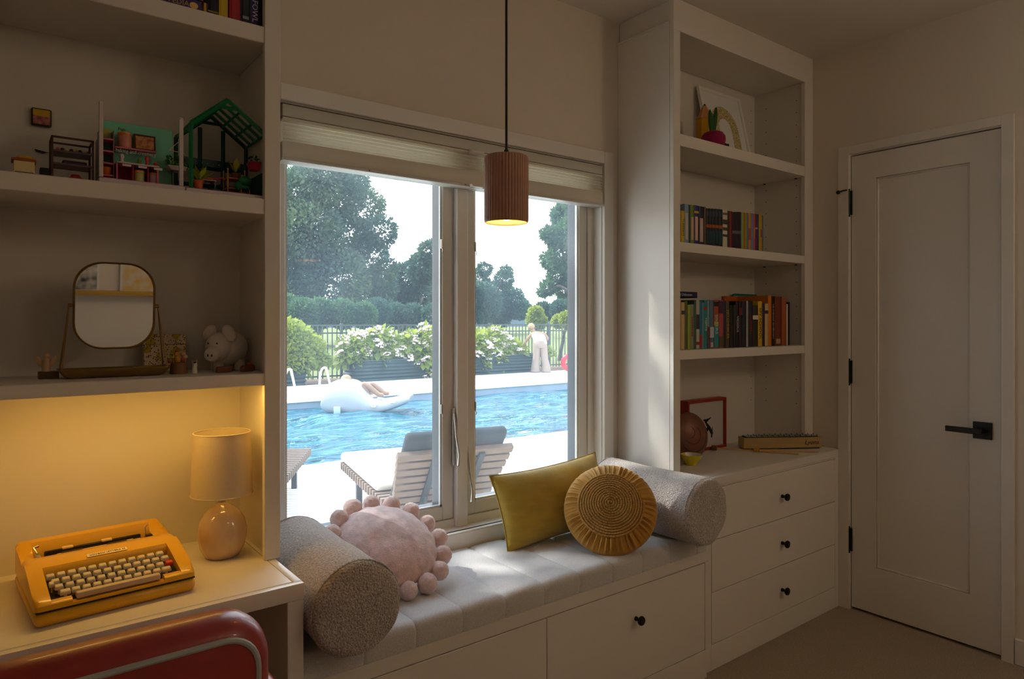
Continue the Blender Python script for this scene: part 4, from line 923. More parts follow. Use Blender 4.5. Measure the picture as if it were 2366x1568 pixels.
# pictures stuck to the back panel
wy = LYB-.002
wp = thing('wall_picture', 'small yellow and pink curved picture stuck to the bookcase back', 'picture', (on_y(95, 272, wy).x, wy, on_y(95, 297, wy).z))
p0, p1 = on_y(71, 247, wy), on_y(119, 297, wy); bm = nb(); box(bm, (p0.x, wy-.012, p1.z), (p1.x, wy, p0.z-.002), .004, 2); obj('frame', bm, quick((66, 44, 26), .5), wp)
bm = nb(); box(bm, (p0.x+.004, wy-.0135, p1.z+.018), (p1.x-.004, wy-.0115, p0.z-.006)); obj('print_top', bm, quick((215, 175, 30), .6), wp)
bm = nb(); box(bm, (p0.x+.004, wy-.0136, p1.z+.004), (p1.x-.004, wy-.0115, p1.z+.024)); obj('print_bottom', bm, mat('pink_dots_print', lin(215, 150, 140), .6, var=.7, vs=90, col2=lin(150, 60, 60)), wp)
p0, p1 = on_y(80, 345, wy), on_y(112, 356, wy); bm = nb(); prism(bm, [(p0.x, p0.z), (p1.x-.004, p0.z-.004), (p1.x, p1.z+.004), (p1.x-.012, p1.z), (p0.x+.002, p1.z+.003)], wy-.006, wy, axis='y'); tag(obj('toy_shelf_bracket', bm, quick((54, 28, 28), .5)), 'tiny dark wedge shelf stuck to the bookcase back', 'toy shelf')

# --- lower shelf: mirror, box, pig and figures
M_brass = mat('aged_brass', (.35, .21, .07), .3, metal=.9, var=.15, vs=20)
my = 1.885; mc = on_y(266, 706, my); mw, mh = .172, .208
mir = thing('vanity_mirror', 'brass framed vanity mirror on a trapeze stand', 'mirror', (mc.x, my, T3))
mm = Matrix.Translation(mc) @ Matrix.Rotation(math.radians(3), 4, 'Z') @ Matrix.Rotation(math.radians(3.9), 4, 'X')
ol = rrect(mw, mh, .062, 10)
bm = nb(); rings = [[mm @ Vector((x*s, y, z*s)) for x, z in ol] for s, y in ((1.0, .010), (1.0, -.008), (.985, -.010), (.965, -.008), (.955, .0))]; loft(bm, rings, cap0=True, cap1=False); obj('brass_frame', bm, M_brass, mir)
bm = nb(); vs = [bm.verts.new(mm @ Vector((x*.962, -.003, z*.962))) for x, z in ol]; bm.faces.new(vs); obj('mirror_glass', bm, mat('silvered_glass', (.86, .87, .86), .015, metal=1.0, var=.001), mir, smooth=False)
for s in (-1, 1):
    pv = mm @ Vector((s*(mw/2+.001), 0, .0)); bm = nb(); cyl(bm, pv, pv+Vector((s*.009, 0, 0)), .0045, n=12); obj('pivot', bm, M_brass, mir)
    q = pv+Vector((s*.007, 0, 0)); bm = nb()
    for dy in (-.028, .028): tube(bm, [q, Vector((mc.x+s*(mw/2+.024), my+dy, T3+.020))], .0016, 6)
    obj('trapeze_wire', bm, M_brass, mir)
bm = nb(); tr = [(mw/2+.030, .036, .022), (mw/2+.030, .036, .020), (mw/2+.016, .030, .004), (mw/2+.010, .026, .001)]
rings = [[(mc.x+x, my+y, T3+z) for x, y in rrect(a*2, b*2, .012, 4)] for a, b, z in ((mw/2+.008, .024, .0005), (mw/2+.018, .030, .004), (mw/2+.030, .038, .019), (mw/2+.030, .038, .022), (mw/2+.027, .035, .021), (mw/2+.014, .027, .005))]
loft(bm, rings); obj('tray', bm, M_brass, mir)
# patterned box
def dots_mat():
    m = bpy.data.materials.new('speckled_paper'); m.use_nodes = True; t = m.node_tree; N = t.nodes; L = t.links; p = N['Principled BSDF']; p.inputs['Roughness'].default_value = .7
    co = N.new('ShaderNodeTexCoord'); vo = N.new('ShaderNodeTexVoronoi'); vo.inputs['Scale'].default_value = 190; cr = N.new('ShaderNodeValToRGB'); nz = N.new('ShaderNodeTexNoise'); nz.inputs['Scale'].default_value = 22
    mx = N.new('ShaderNodeMix'); mx.data_type = 'RGBA'; cr2 = N.new('ShaderNodeValToRGB'); cr2.color_ramp.elements[0].position = .52; cr2.color_ramp.elements[1].position = .56
    cr2.color_ramp.elements[0].color = (*lin(225, 200, 160), 1); cr2.color_ramp.elements[1].color = (*lin(190, 160, 20), 1)
    cr.color_ramp.elements[0].position = .26; cr.color_ramp.elements[1].position = .32
    L.new(co.outputs['Object'], vo.inputs['Vector']); L.new(co.outputs['Object'], nz.inputs['Vector']); L.new(vo.outputs['Distance'], cr.inputs[0]); L.new(nz.outputs[0], cr2.inputs[0])
    L.new(cr.outputs[0], mx.inputs['Factor']); mx.inputs[6].default_value = (*lin(50, 36, 30), 1); L.new(cr2.outputs[0], mx.inputs[7]); L.new(mx.outputs[2], p.inputs['Base Color']); return m
p0 = on_y(333, 845, 1.985); p1 = on_y(430, 772, 1.985)
cd = thing('gift_box', 'speckled yellow and black card box behind the mirror', 'box', ((p0.x+p1.x)/2, 1.99, T3)); mxb = Matrix.Translation(((p0.x+p1.x)/2, 1.985, T3+.001)) @ Matrix.Rotation(math.radians(-6), 4, 'X'); hw = (p1.x-p0.x)/2; hz = p1.z-T3; Mdots = dots_mat()
bm = nb(); box(bm, (-hw, 0, 0), (hw, .018, hz*.72), .001, 1, mxb); obj('box_body', bm, Mdots, cd)
bm = nb(); box(bm, (-hw-.001, -.001, hz*.725), (hw+.001, .019, hz), .001, 1, mxb); obj('box_lid', bm, Mdots, cd)
# piggy bank
M_pig = mat('matte_white_ceramic', (.66, .60, .54), .5, var=.03, sss=.0)
pgc = on_y(522, 806, 1.93); pig = thing('piggy_bank', 'white ceramic piggy bank on the bookcase shelf', 'piggy bank', (pgc.x, 1.93, T3))
px_, pyy, pz_ = pgc.x+.004, 1.935, T3+.062
bm = nb(); bmesh.ops.create_icosphere(bm, subdivisions=4, radius=1)
for v_ in bm.verts:
    c0 = v_.co.copy(); fx = -c0.x*.62 - c0.y*.55           # towards the snout
    k = 1 + .10*max(0, fx); v_.co = Vector((px_ + c0.x*.053*k, pyy + c0.y*.050*k, pz_ + c0.z*.049 - .004*max(0, fx)))
obj('body', bm, M_pig, pig, angle=180)
sn = Vector((-.70, -.71, -.12)).normalized(); hc = Vector((px_-.028, pyy-.030, pz_+.004))
bm = nb(); ball(bm, hc, (.034, .034, .038), 24, 16); obj('head', bm, M_pig, pig)
bm = nb(); tube(bm, [hc+sn*.016+Vector((0,0,-.012)), hc+sn*.032+Vector((0,0,-.015)), hc+sn*.041+Vector((0,0,-.016)), hc+sn*.044+Vector((0,0,-.016))], [.021, .0195, .0175, .014], 20); obj('snout', bm, M_pig, pig)
sr = sn.cross(Vector((0,0,1))).normalized(); tip = hc+sn*.0442+Vector((0,0,-.016))
for s in (-1, 1):
    bm = nb(); ball(bm, tip+sr*s*.0055, (.0016, .0016, .0042), 8, 6); obj('nostril', bm, M_black, pig)
    bm = nb(); ball(bm, hc+(sn*.031+sr*s*.012+Vector((0,0,.013))), (.0022, .0022, .0022), 8, 6); obj('eye', bm, M_black, pig)
    e0 = hc+sr*s*.020+Vector((0,0,.026))-sn*.002; bm = nb(); ball(bm, e0+Vector((0,0,.010))+sr*s*.007, (.0165, .009, .024), 16, 10, Matrix.Rotation(-s*.45, 4, sn)); obj('ear', bm, M_pig, pig)
for dx, dy in ((-.026, -.018), (.028, -.020), (-.022, .024), (.030, .022)):
    bm = nb(); lathe(bm, [(.0135, 0), (.0145, .003), (.013, .016), (.015, .030)], 16, (px_+dx, pyy+dy, T3+.0006)); obj('foot', bm, M_pig, pig)
bm = nb(); tube(bm, [(px_+.05, pyy+.010, pz_+.01), (px_+.058, pyy+.012, pz_+.016), (px_+.056, pyy+.008, pz_+.024)], .0028, 8); obj('tail', bm, M_pig, pig)
# angel on a small block, toy figures, wooden pieces
ax = on_y(112, 860, 1.905); M_bis = quick((190, 160, 125), .6)
ang = thing('angel_figurine', 'small pale angel figurine on a brass-edged block', 'figurine', (ax.x, 1.91, T3))
B('block', (ax.x-.020, 1.898, T3+.0005), (ax.x+.020, 1.922, T3+.017), quick((92, 62, 26), .4), ang, .001)
bm = nb(); lathe(bm, [(.009, 0), (.0085, .010), (.006, .026), (.0045, .031)], 16, (ax.x-.004, 1.91, T3+.017)); obj('robe', bm, M_bis, ang)
bm = nb(); ball(bm, (ax.x-.003, 1.91, T3+.0525), .0068, 14, 8); obj('head', bm, M_bis, ang)
for s in (-1, 1):
    bm = nb(); ball(bm, (ax.x-.004+s*.013, 1.914, T3+.040), (.0065, .003, .015), 14, 8, Matrix.Rotation(s*.55, 4, 'Y')); obj('wing', bm, M_bis, ang)
M_wb = quick((128, 84, 52), .65)
cb = on_y(414, 850, 1.88); hb = thing('wooden_bell_toy', 'brown wooden stump with a tiny hen and flowers on top', 'figurine', (cb.x, 1.885, T3))
bm = nb(); lathe(bm, [(.0205, 0), (.021, .002), (.0185, .026), (.017, .028)], 24, (cb.x, 1.885, T3+.0005)); obj('stump', bm, M_wb, hb)
bm = nb(); ball(bm, (cb.x-.004, 1.882, T3+.037), (.0085, .007, .010), 14, 8); ball(bm, (cb.x-.006, 1.880, T3+.050), (.0055, .005, .0065), 12, 8); obj('hen_body', bm, quick((190, 140, 40), .6), hb)
bm = nb(); ball(bm, (cb.x-.006, 1.88, T3+.0575), (.004, .0025, .0035), 8, 6); obj('comb', bm, quick((150, 24, 26), .5), hb)
for k, (dx, dz, col) in enumerate(((.008, .036, (150, 70, 40)), (.014, .043, (205, 165, 130)), (.010, .048, (185, 140, 100)), (-.022, .034, (140, 84, 40)))):
    bm = nb(); ball(bm, (cb.x+dx, 1.884, T3+dz), (.0075, .006, .0065), 10, 6); obj('flower', bm, quick(col, .6), hb)
zb_ = on_y(450, 850, 1.87); zt_ = thing('toy_figure', 'tiny white animal figure with black forelock before the piggy bank', 'toy figure', (zb_.x, 1.872, T3))
bm = nb(); lathe(bm, [(.0070, 0), (.0072, .002), (.006, .012), (.0055, .016), (.0064, .022), (.0040, .027), (0, .028)], 16, (zb_.x, 1.872, T3+.0005)); obj('body', bm, quick((225, 218, 205), .5), zt_)
for s in (-1, 1):
    bm = nb(); cyl(bm, (zb_.x+s*.004, 1.872, T3+.026), (zb_.x+s*.006, 1.872, T3+.034), .0018, .0006, 8); obj('ear', bm, quick((225, 218, 205), .5), zt_)
    bm = nb(); ball(bm, (zb_.x+s*.003, 1.8662, T3+.022), .0008, 6, 4); obj('eye', bm, M_black, zt_)
bm = nb(); ball(bm, (zb_.x, 1.869, T3+.0278), (.0035, .003, .002), 8, 6); obj('forelock', bm, M_black, zt_)
for px0, px1, w, lb in ((496, 540, .021, 'flat oval wooden piece under the piggy bank snout'), (551, 593, .0195, 'flat oval wooden piece with an orange chip on top')):
    c_ = on_y((px0+px1)/2, 850, 1.862); t_ = thing('wooden_piece', lb, 'wooden toy', (c_.x, 1.862, T3)); cx_ = min(c_.x, .553)
    bm = nb(); lathe(bm, [(w*.93, 0), (w, .003), (w*.97, .013), (w*.85, .0155), (.003, .013)], 24, (cx_, 1.862, T3+.0005), None, lambda r, z, a: Vector((r*math.cos(a), r*.55*math.sin(a), z+.001*math.cos(a)))); obj('wood_oval', bm, M_wb, t_)
    if px0 > 540:
        bm = nb(); ball(bm, (cx_+.005, 1.863, T3+.019), (.0075, .004, .0055), 10, 6); obj('orange_chip', bm, quick((190, 90, 40), .6), t_)
# ------------------------------------------------------------------ right bookcase contents
RB = 1.800
def row(lst, ox, oy, sc, ztop, shelf, gname, depth=.13, ylim=RYB-.01):
    names = [q[4] for q in lst]
    for i, q in enumerate(lst):
        a, b, tp, col, cn = q[:5]; ex = q[5] if len(q) > 5 else {}
        pa, pb_, pt_ = ox+a/sc, ox+b/sc, oy+tp/sc
        yy = RB + ex.get('dy', 0); x0, x1 = on_y(pa, pt_, yy).x, on_y(pb_, pt_, yy).x; zt = on_y((pa+pb_)/2, pt_, yy).z
        x0 = max(x0, 2.187)
        pv = names[i-1] if i else 'bookcase side'; nx = names[i+1] if i < len(lst)-1 else 'empty shelf end'
        kind = ex.get('kind', 'paperback')
        if ex.get('set'): lb = ex['set']
        else: lb = f'{cn} {kind} between the {pv} and {nx} on the {shelf} bookshelf'.replace('between the bookcase side and', 'at the bookcase side next to').replace(' and empty shelf end', ' one and the empty end')
        cname_book(lb, x0+.0004, x1-.0004, yy, min(yy+depth+ex.get('dd', 0), ylim), ztop+.001, max(zt, ztop+.08), col, gname, title=ex.get('t'), tcol=ex.get('tc', (225, 220, 210)), strip=ex.get('s'), band=ex.get('b'))
ORD = ('first', 'second', 'third', 'fourth', 'fifth')
navy5 = 'slim dark blue paperback with orange band from the matching set of five'
nb5 = lambda k: dict(set=f'{ORD[k]} dark blue orange-banded paperback counted from the bronze one', b=[((170, 84, 30), .50, .58), ((20, 60, 74), .1, .42), ((50, 60, 80), .8, .93)])
pur5 = 'slim blackish purple paperback from the matching set of five'
A = [(120, 160, 290, (176, 140, 20), 'ochre'), (160, 237, 285, (222, 196, 50), 'lemon yellow', dict(t='TUESDAYS', tc=(90, 80, 20))),
     (237, 340, 120, (140, 166, 205), 'pale blue', dict(s=((205, 200, 195), .12, .78))), (340, 380, 140, (28, 74, 30), 'forest green'), (380, 475, 145, (112, 140, 44), 'moss green', dict(s=((214, 170, 160), .12, .70))),
     (475, 590, 155, (20, 46, 122), 'royal blue', dict(s=((222, 180, 170), .12, .72), b=[((200, 150, 60), .80, .86)])), (590, 722, 180, (22, 22, 52), 'midnight blue', dict(s=((205, 180, 176), .10, .70))), (722, 768, 190, (112, 84, 44), 'bronze'),
     (770, 848, 228, (16, 28, 42), 'dark blue', nb5(0)), (848, 924, 232, (16, 28, 42), 'dark blue', nb5(1)), (924, 1004, 238, (16, 28, 42), 'dark blue', nb5(2)), (1004, 1084, 242, (16, 28, 42), 'dark blue', nb5(3)), (1084, 1180, 250, (16, 28, 42), 'dark blue', nb5(4)),
     (1186, 1304, 256, (216, 206, 186), 'cream', dict(b=[((60, 50, 40), .30, .36), ((70, 60, 44), .46, .54), ((60, 50, 40), .62, .74), ((120, 116, 106), .86, .92)])), (1306, 1350, 292, (64, 40, 30), 'brown'), (1350, 1420, 296, (136, 28, 32), 'brick red')]
A += [(1420+45*k, 1465+45*k, 318, (26, 20, 40) if k % 2 else (44, 24, 52), 'purple', dict(set=f'{ORD[k]} blackish purple paperback counted from the brick red one', b=[((110, 110, 120), .42, .50)])) for k in range(5)]
A += [(1645, 1667, 326, (160, 182, 184), 'grey'), (1667, 1706, 330, (140, 180, 44), 'lime green'), (1706, 1742, 334, (196, 96, 40), 'rust orange'), (1742, 1786, 338, (158, 168, 44), 'olive'), (1786, 1826, 342, (90, 130, 172), 'steel blue'), (1826, 1886, 346, (222, 146, 34), 'amber', dict(b=[((190, 70, 40), .3, .6)])),
      (1886, 1942, 352, (104, 144, 192), 'sky blue'), (1942, 1986, 358, (208, 96, 116), 'rose pink', dict(b=[((214, 130, 60), .35, .62)])), (1986, 2050, 366, (104, 20, 84), 'plum', dict(b=[((200, 180, 190), .60, .64)])), (2050, 2086, 372, (40, 78, 80), 'sea green'), (2086, 2122, 378, (190, 180, 44), 'mustard'), (2122, 2160, 382, (212, 146, 30), 'marigold', dict(b=[((180, 60, 40), .4, .6)])), (2160, 2196, 400, (78, 118, 138), 'dusty blue', dict(dy=.03))]
row(A, 1560, 460, 10.755, 1.677, 'upper', 'books on the upper right shelf')
Bk = [(95, 124, 185, (190, 146, 92), 'tan'), (124, 190, 236, (214, 190, 134), 'sand', dict(b=[((40, 70, 90), .74, .82)])), (190, 248, 215, (104, 104, 60), 'olive green'), (248, 296, 286, (166, 188, 44), 'bright lime'), (296, 372, 278, (140, 150, 120), 'sage', dict(t='SAPPHIRE', tc=(170, 50, 40))), (372, 414, 200, (60, 96, 92), 'deep teal'),
      (414, 480, 190, (190, 194, 170), 'off-white', dict(b=[((60, 60, 56), .4, .7), ((150, 40, 40), .08, .14)])), (480, 528, 212, (36, 112, 154), 'cerulean', dict(b=[((180, 30, 50), .02, .28)])), (528, 568, 240, (96, 156, 164), 'pale turquoise'), (568, 630, 196, (22, 140, 150), 'turquoise', dict(t='MISFITS', tc=(240, 238, 230), b=[((190, 30, 40), .80, .86)])), (630, 674, 206, (120, 166, 164), 'seafoam', dict(b=[((120, 50, 60), .0, .45)])),
      (680, 760, 196, (88, 108, 140), 'slate blue', dict(s=((200, 190, 180), .02, .12), b=[((190, 195, 205), .22, .44)])), (762, 852, 206, (184, 84, 42), 'burnt orange', dict(b=[((30, 140, 150), .02, .48), ((196, 176, 60), .48, .56), ((50, 30, 40), .88, .98)], t='SISTERS', tc=(200, 226, 220))), (858, 948, 196, (170, 78, 84), 'coral', dict(b=[((60, 40, 80), .72, .98), ((90, 80, 40), .02, .24)])),
      (948, 988, 210, (36, 28, 58), 'indigo'), (990, 1066, 212, (78, 74, 56), 'khaki', dict(t='HITCHHIKER', tc=(200, 160, 50))), (1074, 1148, 296, (24, 21, 21), 'soft black'), (1148, 1186, 292, (46, 40, 42), 'charcoal'), (1186, 1250, 212, (18, 18, 24), 'jet black', dict(t='VICIOUS', tc=(220, 220, 220))), (1250, 1310, 214, (42, 22, 24), 'dark maroon', dict(b=[((130, 30, 36), .70, .86)])), (1310, 1386, 214, (28, 34, 52), 'ink blue'),
      (1390, 1432, 208, (172, 166, 166), 'silver grey'), (1438, 1516, 208, (24, 40, 46), 'petrol', dict(t='CURSED', tc=(170, 40, 40))), (1516, 1620, 300, (50, 36, 36), 'dark brown', dict(b=[((220, 214, 206), .66, .76)])), (1620, 1700, 216, (226, 184, 34), 'canary yellow', dict(t='SPY SCHOOL', tc=(40, 30, 20))), (1700, 1754, 260, (52, 40, 70), 'aubergine'), (1754, 1820, 262, (214, 184, 132), 'parchment', dict(b=[((60, 40, 70), .76, .84)])),
      (1820, 1884, 104, (212, 124, 26), 'tall orange', dict(kind='hardback', dd=.08)), (1886, 1944, 130, (18, 16, 16), 'tall black', dict(t='THE AMERICAN GOVERNMENT', tc=(220, 210, 190), kind='hardback')), (1946, 2082, 122, (118, 48, 28), 'mahogany', dict(kind='hardback', s=((190, 150, 110), .04, .14), dd=.04)), (2084, 2174, 140, (168, 88, 48), 'copper', dict(kind='hardback', dd=.03)), (2176, 2204, 272, (224, 214, 190), 'ivory'), (2206, 2240, 232, (18, 18, 42), 'navy')]
row(Bk, 1560, 670, 8.45, 1.240, 'lower', 'books on the lower right shelf')
p0, p1 = on_y(1560+95/8.45, 690, 1.805), on_y(1560+412/8.45, 690, 1.805)
zt = on_y(1600, 692, 1.80).z; f0 = flat_book('book', 'navy hardback lying flat on top of the lower shelf books', 2.190, p1.x, 1.800, 1.93, 1.4555, 1.480, (20, 28, 78), 'books on the lower right shelf', 'of the Unknown', (210, 210, 225))
fo = thing('document_folder', 'teal card folder standing behind the mahogany hardback', 'folder', (3.07, 1.99, 1.241)); bm = nb(); prism(bm, [(x+3.055, z+1.241+.128) for x, z in rrect(.22, .254, .02, 5)], 2.018, 2.026, axis='y'); obj('folder_cover', bm, quick((18, 120, 112), .5), fo)
bm = nb(); prism(bm, [(x+3.050, z+1.241+.122) for x, z in rrect(.20, .242, .004, 2)], 2.014, 2.018, axis='y'); obj('papers', bm, M_pages, fo)
fo2 = thing('book', 'wide orange book standing cover-forward behind the canary yellow paperback', 'book', (2.93, 1.98, 1.241), group='books on the lower right shelf'); B('cover', (2.80, 1.965, 1.241), (3.035, 1.982, 1.478), quick((196, 96, 24), .5), fo2, .001); B('page_block', (2.803, 1.967, 1.243), (3.037, 1.980, 1.476), M_pages, fo2)

# top shelf: print, pencil plush, beet plush
S1 = 2.113
a0 = on_y(1612, 191, 2.015); a1 = on_y(1707, 223, 2.015); b1 = on_y(1727, 346, 1.955)
pr_ = thing('framed_print', 'white framed print of a gold speckled arch on the top shelf', 'picture', ((a0.x+a1.x)/2, 1.97, S1))
w2 = .335/2; hgt_ = .372; th_ = math.atan2(.082, hgt_); cxp = (a0.x+a1.x)/2+.01
mxp = Matrix.Translation((cxp, 1.936, S1+.001)) @ Matrix.Rotation(-th_, 4, 'X')
for a, b in (((-w2, 0, 0), (-w2+.016, .016, hgt_)), ((w2-.016, 0, 0), (w2, .016, hgt_)), ((-w2+.016, 0, 0), (w2-.016, .016, .016)), ((-w2+.016, 0, hgt_-.016), (w2-.016, .016, hgt_))):
    bm = nb(); box(bm, a, b, .001, 1, mxp); obj('frame_bar', bm, quick((245, 242, 236), .4), pr_)
bm = nb(); box(bm, (-w2+.015, .009, .015), (w2-.015, .012, hgt_-.015), 0, 1, mxp); obj('mount', bm, quick((236, 236, 238), .7), pr_)
M_arch = mat('gold_speckle_print', lin(150, 118, 36), .7, var=1.0, vs=190, col2=lin(232, 220, 176), detail=1)
bm = nb(); ri, ro = .048, .108; poly = [(-ro, .03)] + [(ro*math.cos(a), .185+ro*math.sin(a)*1.05) for a in [PI-PI*k/20 for k in range(21)]] + [(ro, .03), (ri, .03)] + [(ri*math.cos(a), .185+ri*math.sin(a)*1.05) for a in [PI*k/20 for k in range(21)]] + [(-ri, .03)]
A_ = [bm.verts.new(mxp @ Vector((x, .0088, z))) for x, z in poly]; n2 = len(poly)//2
for i in range(n2-1): bm.faces.new((A_[i], A_[i+1], A_[n2*2-2-i], A_[n2*2-1-i]))
obj('speckled_arch', bm, M_arch, pr_, smooth=False)
pc = on_y(1628, 300, 1.905); pl = thing('pencil_plush', 'yellow pencil shaped plush standing before the framed print', 'plush toy', (pc.x, 1.905, S1))
hexp = lambda r: [(pc.x+r*math.cos(PI/3*k+.2), 1.905+r*math.sin(PI/3*k+.2)) for k in range(6)]
zt = on_y(1622, 238, 1.905).z; hb_ = zt-S1
bm = nb(); loft(bm, [[(x, y, S1+z) for x, y in hexp(r)] for r, z in ((.036, .001), (.0385, .01), (.0385, hb_*.5), (.038, hb_*.70))]); bmesh.ops.bevel(bm, geom=[e for e in bm.edges], offset=.004, segments=2, affect='EDGES'); obj('barrel', bm, quick((228, 170, 20), .85), pl)
bm = nb(); loft(bm, [[(x, y, S1+z) for x, y in hexp(r)] for r, z in ((.037, hb_*.695), (.009, hb_*.955))]); obj('sharpened_wood', bm, quick((214, 150, 90), .85), pl)
bm = nb(); loft(bm, [[(x, y, S1+z) for x, y in hexp(r)] for r, z in ((.0095, hb_*.95), (.001, hb_))]); obj('lead', bm, quick((30, 16, 16), .8), pl)
bc = on_y(1650, 312, 1.815); bt = thing('beet_plush', 'magenta beet plush with green leaves on the top shelf', 'plush toy', (bc.x, 1.815, S1)); M_beet = mat('magenta_plush', lin(150, 14, 72), .95, var=.15, vs=60, bump=.4, bs=300, dist=.003, sheen=.1)
bm = nb(); lathe(bm, [(0, .001), (.030, .001), (.046, .010), (.0525, .028), (.051, .048), (.040, .064), (.022, .071), (.008, .069), (0, .067)], 32, (bc.x-.006, 1.815, S1)); obj('beet_body', bm, M_beet, bt)
for k, (dx, tl, ln) in enumerate(((-.012, -.10, .095), (.010, .16, .115), (.0, .02, .085))):
    bm = nb(); ball(bm, (bc.x-.004+dx+math.sin(tl)*ln*.5, 1.818+.004*k, S1+.066+math.cos(tl)*ln*.5), (.0125, .008, ln*.55), 16, 10, Matrix.Rotation(tl, 4, 'Y')); obj('leaf', bm, quick((52, 92, 46), .9), bt)
for k in range(4):
    bm = nb(); x0 = bc.x+.030+.009*k; tube(bm, [(bc.x+.030, 1.805, S1+.014), (x0+.005, 1.796+.004*(k % 2), S1+.009), (x0+.014, 1.792, S1+.014+.008*(k % 2))], [.011, .0085, .006], 10); obj('root', bm, quick((46, 10, 26), .9), bt)

# dresser top: drum, red frame, glockenspiel, mallets, bowl
M_drum = mat('terracotta_steel_drum', (.22, .085, .055), .42, var=.1, vs=12, metal=.2)
dc_ = Vector((2.455, 1.905, QZ+.104)); drum = thing('tongue_drum', 'round terracotta tongue drum standing on edge on the dresser', 'drum', (dc_.x, dc_.y, QZ))
dm = Matrix.Translation(dc_) @ Matrix.Rotation(math.radians(-12), 4, 'Z') @ Matrix.Rotation(PI/2-math.radians(8), 4, 'X')
bm = nb(); lathe(bm, [(0, .046), (.03, .044), (.065, .034), (.090, .016), (.1015, .004), (.1035, 0), (.1015, -.004), (.090, -.016), (.065, -.034), (.03, -.044), (0, -.046)], 56, (0,0,0)); bmesh.ops.transform(bm, matrix=dm, verts=bm.verts); obj('shell', bm, M_drum, drum)
def dz(r): return float(np.interp(r, [0, .03, .065, .090, .1015, .1035], [.046, .044, .034, .016, .004, 0]))
for cx_, cy_, rr_2, a0_, a1_ in ((0, .0, .070, -2.7, .2), (-.012, .006, .040, -2.6, .9), (-.030, .018, .026, -1.5, 1.0), (.01, -.01, .088, -1.4, .5)):
    pts = []
    for k in range(25):
        a = a0_+(a1_-a0_)*k/24; x, y = cx_+rr_2*math.cos(a), cy_+rr_2*math.sin(a); pts.append(dm @ Vector((x, y, dz(min(math.hypot(x, y), .102))+.0003)))
    bm = nb(); tube(bm, pts, .0010, 5); obj('tongue_slot', bm, quick((40, 18, 14), .7), drum)
rf = thing('framed_print', 'red box framed print of a black ink figure on the dresser', 'picture', (2.68, 2.0, QZ)); M_rf = quick((160, 42, 24), .45); fx0, fx1, fz1 = on_y(1590, 930, 1.985).x, on_y(1679, 930, 1.985).x, on_y(1679, 917, 1.985).z
fz0 = QZ+.0005; fyb, fyf = 2.03, 1.985
for a, b in (((fx0, fyf, fz0), (fx0+.012, fyb, fz1)), ((fx1-.012, fyf, fz0), (fx1, fyb, fz1)), ((fx0+.012, fyf, fz0), (fx1-.012, fyb, fz0+.012)), ((fx0+.012, fyf, fz1-.012), (fx1-.012, fyb, fz1))):
    bm = nb(); box(bm, a, b, .001); obj('frame_bar', bm, M_rf, rf)
B('print_sheet', (fx0+.011, fyf+.012, fz0+.011), (fx1-.011, fyf+.016, fz1-.011), quick((196, 192, 192), .7), rf)
M_ink = quick((20, 20, 26), .7); yi = fyf+.0118
def ink(px_pts, w):
    bm = nb(); P = [on_y(a, b, yi) for a, b in px_pts]
    for i in range(len(P)-1):
        d_ = (P[i+1]-P[i]); n_ = Vector((-d_.z, 0, d_.x)).normalized(); wa, wb = w[i], w[i+1]
        vs = [bm.verts.new(q) for q in (P[i]+n_*wa, P[i]-n_*wa, P[i+1]-n_*wb, P[i+1]+n_*wb)]; bm.faces.new(vs)
    obj('ink_stroke', bm, M_ink, rf, smooth=False)
ink([(1625, 970), (1632, 972), (1640, 966), (1643, 964)], [.003, .008, .003, .002]); ink([(1630, 972), (1632, 978), (1640, 990), (1646, 1003)], [.008, .006, .010, .008]); ink([(1644, 1010), (1645, 1000), (1646, 986)], [.006, .005, .002]); ink([(1638, 985), (1628, 1003), (1622, 1015)], [.01, .006, .002])
gk = thing('glockenspiel', 'tan wooden glockenspiel with metal bars on the dresser', 'glockenspiel', (2.84, 1.885, QZ), math.radians(-32.5)); gk.scale = (1, .72, 1); M_gk = mat('honey_birch_veneer', (.46, .31, .115), .5, var=.15, vs=6, stretch=(1, 14, 14)); GL = .385
def gp(name, fn, m, par=gk):
    bm = nb(); fn(bm); return obj(name, bm, m, par, world=False)
gp('sound_box', lambda b: (box(b, (0, 0, .006), (GL, .010, .056), .001), box(b, (0, .078, .006), (GL, .088, .056), .001), box(b, (0, .010, .006), (.010, .078, .056)), box(b, (GL-.010, .010, .006), (GL, .078, .056)), box(b, (.010, .010, .006), (GL-.010, .078, .012))), M_gk)
gp('rubber_foot', lambda b: (box(b, (.004, .01, 0), (.03, .08, .006)), box(b, (GL-.2, .012, 0), (GL-.004, .08, .006))), M_black)
gp('felt_rail', lambda b: (box(b, (.012, .016, .050), (GL-.012, .024, .0585)), box(b, (.012, .064, .050), (GL-.012, .072, .0585))), M_black)
M_bar = mat('grey_tone_bar', (.34, .35, .36), .28, metal=.9, var=.05)
for k in range(13):
    x = .016+.0274*k; ln = .070-.0016*k
    br = gp('tone_bar', lambda b: box(b, (x, .044-ln/2-.004, .0588), (x+.0225, .044+ln/2+.004, .0618), .0006), M_bar)
    for y in (.020, .068): gp('bar_pin', lambda b: cyl(b, (x+.0249, y, .0585), (x+.0249, y, .0675), .0016, n=6), M_black)
lt = text_mesh('front_lettering', 'Lyons', .030, M_ink, Matrix.Translation((GL-.050, -.0006, .031)) @ Matrix.Rotation(PI/2, 4, 'X'), None, shear=.35); lt.parent = gk
